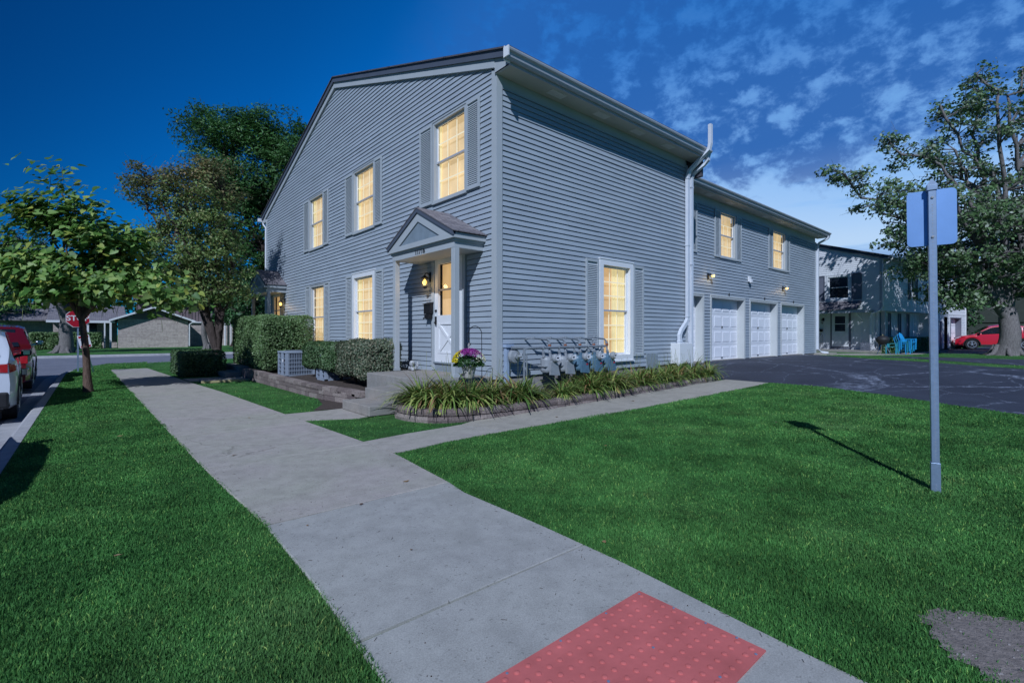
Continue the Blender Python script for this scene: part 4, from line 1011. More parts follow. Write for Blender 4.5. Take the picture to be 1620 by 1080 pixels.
mb.build('union_fitting', MT['rust'], bank)
for i, x in enumerate(MX):
    m_ = MT['meter'] if i < 2 else MT['meterb']
    mb = MB(TM); z = .74
    # rounded case made of stacked sections, index cover sloping outwards
    mb.lathe((x, .30, z), [(.06, -.15), (.105, -.135), (.12, -.10), (.12, .10), (.105, .14), (.05, .16)], 14)
    mb.lathe((x-.10, .32, z+.16), [(.026, -.02), (.03, .05)], 8); mb.lathe((x+.09, .31, z+.16), [(.026, -.02), (.03, .05)], 8)
    mb.prism([(x-.05, .42, z-.18), (x+.20, .42, z-.20), (x+.14, .42, z+.02), (x+.03, .42, z+.10), (x-.04, .42, z+.06)], (0, .045, 0))
    mb.box(x-.14, x+.14, .20, .40, z-.03, z-.012)
    me_ = mb.build('gas_meter', m_, bank)
    mb = MB(TM); mb.lathe((x+.06, .44, z+.13), [(.075, 0), (.082, .02), (.082, .05), (.06, .085), (.02, .095)], 14, 'y'); mb.build('meter_index', MT['meter'], me_)
    mb = MB(TM); mb.box(x+.10, x+.20, .47, .482, z+.09, z+.19); mb.build('meter_tag', MT['signwhite'], me_)
    mb = MB(TM); mb.lathe((x+.06, .536, z+.13), [(.045, 0), (.045, .003)], 14, 'y'); dl = mb.build('dial', MT['signwhite'], me_)
    mb = MB(TM); mb.box(x+.03, x+.09, .5395, .541, z+.125, z+.15); mb.box(x+.055, x+.062, .5395, .5412, z+.095, z+.115); dd_ = mb.build('dial_marks', MT['black'], me_)
    if i >= 2: mb = MB(TM); mb.box(x+.08, x+.13, .466, .472, z-.03, z-.005); mb.build('red_tag', MT['signred'], me_)
mb = MB(TM); mb.box(.14, .22, .02, .10, .42, 1.12, bev=.01); mb.box(.12, .30, .02, .13, 1.08, 1.14); mb.build('regulator_bracket', MT['bracket'], bank)
mb = MB(TM); mb.lathe((.27, .16, .92), [(.05, -.04), (.13, -.02), (.135, .02), (.12, .05), (.05, .07), (.045, .10)], 18, 'y'); mb.tube([(.27, .25, .92), (.34, .28, .92), (.36, .26, .97)], .03, 8); mb.build('regulator', MT['meter'], bank)
mb = MB(); mb.prism([(.42, -.33, .2), (.80, -.33, .2), (.80, -.33, .44), (.70, -.33, .49), (.42, -.33, .50)], (0, .18, 0)); mb.build('concrete_footing', MT['found'], bank)

# ================================================================== STATUE, POT
st = empty('cherub_statue', (-.42, 2.28, .55)); tag(st, 'small weathered gray cherub figure resting its chin on the stoop', 'statue')
def blob(mb2, c, r, sub=2, noise_=0):
    b = bmesh.new(); bmesh.ops.create_icosphere(b, subdivisions=sub, radius=1)
    for v in b.verts:
        k = 1+noise_*math.sin(v.co.x*9+v.co.y*7)*math.cos(v.co.z*8); v.co = Vector((c[0]+v.co.x*r[0]*k, c[1]+v.co.y*r[1]*k, c[2]+v.co.z*r[2]*k))
    mb2.bm(b)
mb = MB(); X, Y, Z = -.42, 2.28, .55
blob(mb, (X, Y, Z+.045), (.07, .10, .045)); blob(mb, (X-.03, Y+.01, Z+.145), (.052, .052, .06)); blob(mb, (X-.025, Y+.01, Z+.165), (.058, .060, .052), 3, .12)
blob(mb, (X-.078, Y+.01, Z+.135), (.012, .008, .010)); blob(mb, (X-.06, Y+.035, Z+.14), (.016, .014, .014)); blob(mb, (X-.06, Y-.015, Z+.14), (.016, .014, .014))
mb.tube([(X+.0, Y+.09, Z+.05), (X-.06, Y+.07, Z+.02), (X-.07, Y+.045, Z+.09)], [.026, .024, .018], 8); mb.tube([(X+.0, Y-.08, Z+.05), (X-.06, Y-.06, Z+.02), (X-.07, Y-.03, Z+.09)], [.026, .024, .018], 8)
mb.build('body', MT['statue'], st, smooth='all')
mb = MB()
for sgn in (1, -1): blob(mb, (X+.045, Y-.01+sgn*.07, Z+.13), (.02, .045, .07)); 
mb.build('wing', MT['statue'], st, smooth='all')

hk = empty('shepherd_hook', (-.66, -.42, .2)); tag(hk, 'thin black shepherd hook staked in the flower bed by the porch', 'plant hook')
mb = MB(); hx, hy = -.66, -.42
pts = [(hx, hy, .15), (hx-.005, hy+.005, 1.3)]
for k in range(1, 13):
    t = math.pi*k/12*1.15; pts.append((hx-.09+.09*math.cos(t), hy+.075-.075*math.cos(t), 1.3+.16*math.sin(t)))
pts.append((hx-.155, hy+.13, 1.17)); pts.append((hx-.14, hy+.12, 1.14)); mb.tube(pts, .006, 6); mb.build('rod', MT['black'], hk)
PX, PY = -.82, -.27
pt = empty('hanging_flower_pot', (PX, PY, .62)); tag(pt, 'beige hanging pot of yellow and purple chrysanthemums beside the porch column', 'flower pot')
mb = MB(); mb.lathe((PX, PY, .60), [(.075, 0), (.085, .02), (.12, .17), (.13, .175), (.128, .19), (.11, .18)], 20); mb.build('pot', MT['pot'], pt, smooth=True)
mb = MB()
for k in range(3):
    t = k*2.094; mb.tube([(PX+.12*math.cos(t), PY+.12*math.sin(t), .79), (PX, PY, 1.12)], .003, 5)
mb.tube([(PX, PY, 1.12), (PX+.01, PY-.01, 1.17)], .004, 5)
for k in range(8): blob(mb, (PX+.012*math.sin(k*2), PY, 1.02+k*.022), (.016, .012, .012), 1)
mb.build('hanger', MT['pot'], pt)
def quads(name, C, A, B, m, par=None):
    """leaf quads: centres C, half axes A, B"""
    n = len(C); off = np.array(wloc(par)) if par else np.zeros(3)
    V = np.stack([C-A, C+B*.9-A*.1, C+A, C-B*.9-A*.1], 1)-off
    me = bpy.data.meshes.new(name); me.vertices.add(n*4); me.vertices.foreach_set('co', V.ravel())
    me.loops.add(n*4); me.loops.foreach_set('vertex_index', np.arange(n*4, dtype=np.int32))
    me.polygons.add(n); me.polygons.foreach_set('loop_start', (np.arange(n)*4).astype(np.int32)); me.update(calc_edges=True); me.validate()
    me.materials.append(m); o = bpy.data.objects.new(name, me); COL.objects.link(o)
    if par: o.parent = par
    return o
def rand_dirs(n):
    v = rng.normal(size=(n, 3)); return v/np.linalg.norm(v, axis=1)[:, None]
def axes(n, size, up=.6, asp=.6, jit=.35, outw=None):
    """half axes of leaves, facing roughly upwards by amount up"""
    nm = rand_dirs(n)*(1 if outw is None else .75)+np.array([0, 0, up])+(0 if outw is None else outw); nm /= np.linalg.norm(nm, axis=1)[:, None]
    a = rand_dirs(n); a -= nm*(a*nm).sum(1)[:, None]; a /= np.linalg.norm(a, axis=1)[:, None]; b = np.cross(nm, a)
    s = size*rng.uniform(1-jit, 1+jit, n)[:, None]*.5
    return a*s, b*s*asp
n = 900; d = rand_dirs(n); d[:, 2] = np.abs(d[:, 2])*.9-.35; C = np.array([PX, PY, .86])+d*np.array([.26, .26, .20])*rng.uniform(.75, 1, n)[:, None]
A, B = axes(n, .05); quads('foliage', C, A, B, MT['l_mum'], pt)
for nm, m_, cen, cnt in (('yellow_flower', 'yellow', (-.16, .14, .04), 520), ('purple_flower', 'magenta', (-.02, -.05, .13), 900), ('cream_flower', 'creamp', (.14, -.17, .06), 200)):
    d = rand_dirs(cnt*5); d[:, 2] = np.abs(d[:, 2]); P_ = d*np.array([.27, .27, .22])
    dd = np.linalg.norm(P_-np.array(cen)*1.25, axis=1); k = np.argsort(dd+rng.normal(0, .02, len(dd)))[:cnt]
    A, B = axes(cnt, .026, .8, .9); fo = quads(nm, np.array([PX, PY, .86])+P_[k]*1.02, A, B, MT[m_], pt); fo['kind'] = 'stuff'

# ================================================================== BEDS AND BLOCK WALLS
def arc_resample(pts, step):
    P = [Vector((x, y, 0)) for x, y in pts]; out = [P[0]]; acc = 0; cur = P[0]
    L = [0]
    for a, b in zip(P[:-1], P[1:]): L.append(L[-1]+(b-a).length)
    n = int(L[-1]/step); r = []
    for i in range(n+1):
        d = L[-1]*i/n; k = max(j for j in range(len(L)) if L[j] <= d+1e-9); k = min(k, len(P)-2)
        t = (d-L[k])/(L[k+1]-L[k]); r.append(P[k].lerp(P[k+1], t))
    return r
def blockwall(name, path, courses, label, depth=.2, h=.10, bl=.30):
    """courses: functions giving the top z along the wall, lowest course first"""
    mb = MB(); random.seed(len(path)+3)
    for ci, zt in enumerate(courses):
        step = bl; pp = arc_resample(path, step/4); n = len(pp); i = (ci*2) % 4
        while i < n-2:
            w_ = random.choice([4, 4, 5, 3]); j = min(i+w_, n-1)
            a, b = pp[i], pp[j]; d = (b-a).normalized(); nn = Vector((d.y, -d.x, 0)); a = a+d*.006; b = b-d*.006
            o = random.uniform(-.010, .012)-ci*.012; z1 = zt(i/n); z0 = z1-h+.004
            mid = (a+b)/2
            f = [a+nn*o, mid+nn*(o+random.uniform(.008, .022)), b+nn*o]; r = [b-nn*depth, a-nn*depth]
            bot = [q+Vector((0, 0, z0)) for q in f+r]; top = [q+Vector((0, 0, z1)) for q in f+r]
            midv = [q+nn*random.uniform(.006, .016)+Vector((0, 0, z0+h*.5)) for q in f]
            base = bot+top+midv
            mb.add(base, [(0, 1, 11, 10), (1, 2, 12, 11), (10, 11, 6, 5), (11, 12, 7, 6), (2, 3, 8, 7, 12), (4, 0, 10, 5, 9), (3, 4, 9, 8), (5, 6, 7, 8, 9), (4, 3, 2, 1, 0)])
            i = j
    o = mb.build(name, MT['block']); return tag(o, label, 'block wall')
BW = [(-1.80, .40), (-1.98, .1), (-2.0, -.2), (-1.86, -.62), (-1.55, -.90), (-1.05, -1.04), (-.2, -1.08), (.61, -1.10), (1.6, -1.12), (3.6, -1.10), (5.4, -1.10), (6.3, -1.10), (6.42, -.9)]
blockwall('block_wall', BW, [lambda t: .105+.13*max(0, t-.3), lambda t: .215+.10*max(0, t-.35)], 'low curved wall of reddish stone blocks holding the daylily bed')
BED = [(-1.72, .38), (-1.9, .0), (-1.9, -.2), (-1.76, -.58), (-1.5, -.84), (-1.05, -.96), (-.2, -1.0), (3.6, -1.02), (6.3, -1.0), (6.3, 0.02), (-.03, .02), (-.03, .12), (-1.3, .12), (-1.3, .36)]
mb = MB(); mb.prism([(x, y, .19+.02*max(0, x)/3) for x, y in BED], (0, 0, -.2)); tag(mb.build('flower_bed_soil', MT['mulch']), kind='structure')
RW = [(-2.05, 9.0), (-1.97, 8.4), (-1.95, 6.0), (-1.93, 3.6), (-1.86, 2.9), (-1.72, 2.2), (-1.72, 1.62)]
blockwall('retaining_wall', RW[::-1], [lambda t: .11, lambda t: .215, lambda t: .31-.04*(1-t)], 'low brown stone block wall below the hedges along the gable side')
mb = MB(); mb.prism([(-1.85, 8.9, .14), (-1.8, 3.6, .14), (-1.6, 2.5, .14), (-1.5, 2.5, .14), (-.02, 2.5, .20), (-.02, 12.6, .20), (-1.6, 10.4, .14)], (0, 0, -.12)); tag(mb.build('hedge_bed_soil', MT['mulch']), kind='structure')
mb = MB(); mb.poly([(-2.68, 1.72, .008), (-2.28, 2.4, .009), (-2.0, 3.6, .010), (-1.9, 3.6, .012), (-1.75, 2.4, .015), (-1.78, 1.62, .014), (-2.2, 1.62, .009)]); tag(mb.build('bare_soil', MT['mulch']), 'bare dark soil at the foot of the low wall', 'soil', kind='stuff')
mb = MB(); mb.box(-3.3, -2.1, 8.45, 9.1, .0, .05, bev=.005); bd_ = mb.build('wood_board', MT['conc_old']); tag(bd_, 'flat slab with a yellow wooden edge lying across the grass by the steps', 'board')
mb = MB(); mb.box(-3.35, -2.05, 8.36, 8.445, .0, .06, bev=.004); mb.build('edge_plank', MT['wood'], bd_)

def strap_plant(name, n, size, seed, m='l_lily', dry=.12):
    r = random.Random(seed); mb = MB(); md = MB()
    for k in range(n):
        t = r.uniform(0, 6.283); L = size*r.uniform(.6, 1.15); el = r.uniform(.75, 1.45); w = r.uniform(.012, .021)
        bx, by = r.uniform(-.07, .07), r.uniform(-.07, .07); p = Vector((bx, by, 0)); dirv = Vector((math.cos(t), math.sin(t), 0))
        side = Vector((-dirv.y, dirv.x, 0)); a = el; seg = 8; vs = []
        droop = r.uniform(.07, .30)
        for i in range(seg+1):
            ww = w*(1-(i/seg)**2.2)+.0008; fold = Vector((0, 0, -ww*.35))
            vs += [p-side*ww, p+side*ww]
            a -= droop*(1+.25*i/seg*2); st_ = L/seg; p = p+(dirv*math.cos(a)+Vector((0, 0, math.sin(a))))*st_
            if p.z < -.05: break
        q = len(vs)//2
        (md if r.random() < dry else mb).add(vs, [(2*i, 2*i+1, 2*i+3, 2*i+2) for i in range(q-1)])
    root = empty(name, (0, 0, 0))
    mb.build('leaf_blades', MT[m], root, smooth='all', rec=False)
    if md.v: md.build('dry_blades', MT['l_dry'], root, smooth='all', rec=False)
    if r.random() < .99:
        s = MB()
        for k in range(2):
            t = r.uniform(0, 6.28); s.tube([(0, 0, 0), (.03*math.cos(t), .03*math.sin(t), size*.6), (.10*math.cos(t), .10*math.sin(t), size*r.uniform(.9, 1.15))], .0025, 4)
        s.build('flower_stalk', MT['l_pod'], root)
    return root
protos = [strap_plant('daylily_plant', 150, .77, s) for s in (1, 2, 3, 4)]
spots = []
rr = random.Random(5)
x = -1.62
for (x, y) in [(-1.55, .12), (-1.58, -.18), (-1.38, -.46), (-1.22, -.30), (-1.10, -.64), (-.88, -.46), (-.74, -.74), (-.48, -.60), (-.45, -.32), (-.15, -.74), (-.08, -.45), (.18, -.62), (-1.42, -.02), (-1.0, -.06),
               (.32, -.78), (1.05, -.78), (1.35, -.66), (1.62, -.84), (1.95, -.62), (2.2, -.86), (2.45, -.55), (2.7, -.84), (2.95, -.55), (3.25, -.82), (3.5, -.5), (3.75, -.82), (4.05, -.55), (4.3, -.82), (4.55, -.5), (4.8, -.82), (5.1, -.55), (5.4, -.84), (5.65, -.5), (5.9, -.80), (6.1, -.48), (6.2, -.85), (.75, -.9), (5.3, -.3), (5.8, -.25), (2.0, -.3), (2.7, -.28)]:
    spots.append((x, y))
for i, (x, y) in enumerate(spots):
    o = protos[i] if i < 4 else copy_tree(protos[i % 4])
    o.location = (x, y, .19+.02*max(0, x)/3); o.rotation_euler = (0, 0, rr.uniform(0, 6.28)); sc_ = rr.uniform(.78, 1.05)*(.62 if .3 < x < 1.4 else 1)*(.95 if x > 1.4 else 1); o.scale = (sc_, sc_, sc_*.95)
    tag(o, 'arching green daylily clump growing in the stone-edged bed', 'daylily', 'daylilies in the stone-edged bed')

# ================================================================== HEDGES
def leaf_shell(box, n, size, rnd=.12, seed=0, bumps=.06, wall_only=True):
    """points on and just inside the surface of a rounded box"""
    x0, x1, y0, y1, z0, z1 = box; c = np.array([(x0+x1)/2, (y0+y1)/2, (z0+z1)/2]); h = np.array([(x1-x0)/2, (y1-y0)/2, (z1-z0)/2])
    r = np.random.default_rng(seed)
    ar = np.array([h[1]*h[2], h[0]*h[2], h[0]*h[1]]); ax = r.choice(3, n, p=ar/ar.sum()); P = r.uniform(-1, 1, (n, 3))
    sgn = np.where(r.random(n) < .5, -1, 1); P[np.arange(n), ax] = sgn
    P = P*h
    q = np.maximum(np.abs(P)-(h-rnd), 0); ln = np.linalg.norm(q, axis=1); k = ln > rnd
    P[k] = np.sign(P[k])*(np.minimum(np.abs(P[k]), h-rnd)+q[k]/ln[k][:, None]*rnd)
    wob = bumps*(np.sin(P[:, 0]*5+seed)+np.sin(P[:, 1]*4.3+1)*np.cos(P[:, 2]*6))*.5
    nrm = P/np.maximum(np.linalg.norm(P/h, axis=1)[:, None], .1)
    P = P*(1+(wob/np.linalg.norm(h)*1.5)[:, None])
    depth = np.abs(r.normal(0, .028, n)); nn = P/h; nn = nn**5 ; nn /= np.maximum(np.linalg.norm(nn, axis=1)[:, None], 1e-6)
    return c+P-nn*depth[:, None]+r.normal(0, .012, (n, 3))
def hedge(name, box, n, size, m, label, seed, rnd=.12, stems=0, bumps=.06, cat='hedge'):
    x0, x1, y0, y1, z0, z1 = box
    root = empty(name, ((x0+x1)/2, (y0+y1)/2, z0)); tag(root, label, cat)
    C = leaf_shell(box, n, size, rnd, seed, bumps)
    ow = (C-np.array([(x0+x1)/2, (y0+y1)/2, (z0+z1)/2]))/np.array([(x1-x0)/2, (y1-y0)/2, (z1-z0)/2]); ow = np.sign(ow)*np.abs(ow)**4; ow /= np.maximum(np.linalg.norm(ow, axis=1)[:, None], 1e-6)
    A, B = axes(n, size*1.15, .35, .68, outw=ow*.8)
    quads('foliage', C, A, B, MT[m], root)
    # twigs filling the inside
    mb = MB(); r = random.Random(seed)
    for k in range(int(30*(y1-y0)*(x1-x0)/.5)+20):
        a = Vector((r.uniform(x0+.2, x1-.2), r.uniform(y0+.2, y1-.2), z0)); b = Vector((r.uniform(x0+.06, x1-.06), r.uniform(y0+.06, y1-.06), r.uniform(z0+.4*(z1-z0), z1-.06)))
        mb.tube([a, a.lerp(b, .5)+Vector((r.uniform(-.08, .08), r.uniform(-.08, .08), .05)), b], [.012, .008, .003], 4, cap=False)
    mb.build('twigs', MT['bark_dark'], root)
    # inner foliage mass
    b_ = (x0+.13, x1-.13, y0+.13, y1-.13, z0+.12, z1-.12)
    C = np.stack([rng.uniform(b_[0], b_[1], n//3), rng.uniform(b_[2], b_[3], n//3), rng.uniform(b_[4], b_[5], n//3)], 1)
    A, B = axes(n//3, size*2.4, 0, .8); quads('inner_foliage', C, A, B, MT[m], root)
    return root
hedge('tall_hedge', (-1.80, -.30, 8.7, 12.6, .26, 1.90), 30000, .045, 'l_hedge', 'tall clipped bright green hedge standing by the farther porch', 11, .16)
hedge('clipped_hedge', (-3.55, -2.35, 10.75, 13.2, .02, .78), 14000, .042, 'l_hedged', 'low boxy dark clipped hedge beside the sidewalk', 12, .10)
hedge('shrub_hedge', (-1.32, -.42, 2.72, 4.6, .34, 1.17), 15000, .04, 'l_hedge3', 'rounded reddish-green shrub hedge next to the numbered porch', 13, .2, bumps=.12)
hedge('shrub_hedge', (-1.34, -.42, 4.5, 6.9, .42, 1.10), 15000, .045, 'l_hedged', 'rounded dark green shrub hedge between porch shrub and air conditioner', 14, .22, bumps=.12)
mb = MB()
for (x, y) in ((-.9, 3.2), (-.95, 4.0), (-.9, 5.0), (-.95, 5.9)):
    for k in range(5): mb.tube([(x, y, .2), (x+random.uniform(-.1, .1), y+random.uniform(-.15, .15), .5), (x+random.uniform(-.25, .25), y+random.uniform(-.3, .3), .85)], [.03, .02, .01], 6)
o = mb.build('bare_shrub_stems', MT['bark_dark'], bpy.data.objects.get('shrub_hedge'))

# ================================================================== AC UNITS
def ac(x, y, z, w, h, label, name='air_conditioner'):
    root = empty(name, (x, y, z)); tag(root, label, 'air conditioner')
    mb = MB(); mb.box(x-w/2-.06, x+w/2+.06, y-w/2-.06, y+w/2+.06, z-.05, z+.03); mb.build('pad', MT['conc_step'], root)
    mb = MB(); e = w/2
    for sx in (-1, 1):
        for sy in (-1, 1): mb.box(x+sx*e-(.07 if sx > 0 else 0), x+sx*e+(.07 if sx < 0 else 0), y+sy*e-(.07 if sy > 0 else 0), y+sy*e+(.07 if sy < 0 else 0), z+.03, z+h)
    mb.box(x-e-.01, x+e+.01, y-e-.01, y+e+.01, z+h, z+h+.05, bev=.01); mb.box(x-e, x+e, y-e, y+e, z+.031, z+.08)
    # service panel on the street side
    mb.box(x-e-.004, x-e+.02, y-.12, y+.06, z+.08, z+h)
    for k in range(5):
        zz = z+.10+k*(h-.14)/5; mb.box(x-e-.002, x-e+.012, y-e+.07, y-.12, zz-.01, zz+.012); mb.box(x-e-.002, x-e+.012, y+.06, y+e-.07, zz-.01, zz+.012)
        mb.box(x-e+.07, x+e-.07, y-e-.002, y-e+.012, zz-.008, zz+.008)
    for k in range(14):
        s = x-e+.09+k*(w-.18)/13; mb.box(s-.004, s+.004, y-e-.001, y-e+.01, z+.08, z+h)
    mb.build('casing', MT['acmetal'], root)
    mb = MB(); mb.box(x-e+.03, x+e-.03, y-e+.03, y+e-.03, z+.05, z+h-.02); mb.build('coil', MT['acdark'], root)
    mb = MB(); mb.lathe((x, y, z+h+.05), [(e*.8, 0), (e*.8, .02), (e*.2, .03), (.02, .03)], 20); mb.build('fan_guard', MT['acdark'], root)
    mb = MB(); mb.box(x-e-.012, x-e-.002, y-.16, y-.08, z+h-.25, z+h-.17); mb.build('sticker', MT['signwhite'], root)
ac(-1.12, 7.75, .09, .78, .70, 'gray air conditioner unit between the tall hedge and the shrubs')
ac(-.86, 5.6, .12, .66, .62, 'gray air conditioner mostly hidden behind the dark shrub hedge')

# ================================================================== SIGNS
sp = empty('sign_post', (-.35, -6.11, 0)); tag(sp, 'steel post on the front lawn with a blank aluminium sign seen from behind', 'sign')
q = Vector((-.259, .966, 0)).normalized(); nq = Vector((-q.y, q.x, 0))
if nq.x > 0: nq = -nq          # towards the camera side
TP = Matrix(((q.x, nq.x, 0, -.35), (q.y, nq.y, 0, -6.11), (0, 0, 1, 0), (0, 0, 0, 1)))
tilt = Matrix.Translation((-.35, -6.11, 0)) @ Matrix.Rotation(R(-.75), 4, Vector((.6561, .7547, 0))) @ Matrix.Translation((.35, 6.11, 0))
TP = tilt @ TP
mb = MB(TP); a = .026
# square tube with perforations on its faces (raised dark holes)
mb.box(-a, a, -a, a, -.1, 2.52, bev=.004); mb.box(-.031, .031, -.031, .031, -.05, .28, bev=.003)
mb.build('post', MT['steel'], sp)
mb = MB(TP)
for k in range(10): mb.lathe((0, a+.001 if k > 2 else .032, .05+k*.0254*1.0 if k < 10 else 0), [(.0045, 0), (.0045, .0012)], 8, 'y')
for k in range(12, 94): mb.lathe((0, a+.0002, k*.0254+.02), [(.0048, 0), (.0048, .0008)], 8, 'y')
mb.build('post_holes', MT['acmetal'], sp)
mb = MB(TP); mb.box(-.034, .034, -.034, .034, 2.50, 2.545, bev=.003); mb.add([(-.034, -.034, 2.545), (.034, -.034, 2.545), (.034, .034, 2.545), (-.034, .034, 2.545), (0, 0, 2.60)], [(0, 1, 4), (1, 2, 4), (2, 3, 4), (3, 0, 4)]); mb.build('post_cap', MT['steel'], sp)
mb = MB(TP)
for z in (2.12, 2.44): mb.lathe((0, a+.001, z), [(.011, 0), (.011, .006), (.005, .008)], 6, 'y')
mb.build('post_bolts', MT['meter'], sp)
def rrect(w, h, r, n=6):
    p = []
    for cx, cy, t0 in ((w/2-r, h/2-r, 0), (-w/2+r, h/2-r, 90), (-w/2+r, -h/2+r, 180), (w/2-r, -h/2+r, 270)):
        p += [(cx+r*math.cos(R(t0+90*i/n)), cy+r*math.sin(R(t0+90*i/n))) for i in range(n+1)]
    return p
mb = MB(TP); mb.prism([(x, -.030, z+2.285) for x, z in rrect(.315, .455, .035)], (0, -.003, 0)); pn = mb.build('sign_panel', MT['signback'], sp)
mb = MB(TP); mb.prism([(x, -.0335, z+2.285) for x, z in rrect(.31, .45, .035)], (0, -.0006, 0)); mb.build('sign_face', MT['signwhite'], pn)

ss = empty('stop_sign', (-5.93, 16.15, 0)); tag(ss, 'red octagonal STOP sign behind the young catalpa trunk', 'stop sign')
mb = MB(); mb.box(-5.955, -5.905, 16.13, 16.17, -.1, 2.3); mb.build('post', MT['steel'], ss)
def octa(r): return [(r*math.cos(R(22.5+45*i)), r*math.sin(R(22.5+45*i))) for i in range(8)]
fd = Vector((.12, -.99, 0)).normalized(); fr_ = Vector((-fd.y, fd.x, 0))
TQ = Matrix(((fr_.x, fd.x, 0, -5.93), (fr_.y, fd.y, 0, 16.12), (0, 0, 1, 1.88), (0, 0, 0, 1)))
mb = MB(TQ); mb.prism([(x, .005, z) for x, z in octa(.345)], (0, .006, 0)); mb.build('sign_border', MT['signwhite'], ss)
mb = MB(TQ); mb.prism([(x, .0112, z) for x, z in octa(.327)], (0, .004, 0)); mb.build('sign_panel', MT['signred'], ss)
tm = Matrix.Translation(Vector((-5.93, 16.12, 1.875))+fd*.018) @ Matrix(((fr_.x, 0, fd.x, 0), (fr_.y, 0, fd.y, 0), (0, 1, 0, 0), (0, 0, 0, 1)))
text('stop_lettering', 'STOP', .255, MT['signwhite'], ss, tm, .002, .006)
dg = empty('small_notice_sign', (-5.52, 15.3, 0)); tag(dg, 'small white notice sign with a dog symbol on a leaning green post', 'sign')
Td = Matrix.Translation((-5.52, 15.3, 0)) @ Matrix.Rotation(R(-12), 4, 'Y')
mb = MB(Td); mb.box(-.02, .02, -.015, .015, -.1, 1.35); mb.build('post', MT['greenpost'], dg)
mb = MB(Td); mb.prism([(x, -.02, z+1.1) for x, z in rrect(.31, .44, .03)], (0, -.004, 0)); pn = mb.build('sign_panel', MT['signwhite'], dg)
mb = MB(Td)
mb.box(-.13, .13, -.0285, -.0245, 1.22, 1.29); mb.box(-.13, .13, -.0285, -.0245, .90, .96); mb.build('red_band', MT['signred'], pn)
mb = MB(Td)
mb.box(-.06, .04, -.0285, -.0245, 1.06, 1.10); mb.box(-.06, -.04, -.0285, -.0246, 1.00, 1.06); mb.box(.02, .04, -.0285, -.0246, 1.00, 1.06); mb.box(.035, .075, -.0285, -.0247, 1.09, 1.13); mb.tube([(-.06, -.026, 1.09), (-.09, -.026, 1.13)], .004, 5); mb.box(-.10, .10, -.0285, -.0245, 1.16, 1.175); mb.build('dog_symbol', MT['black'], pn)

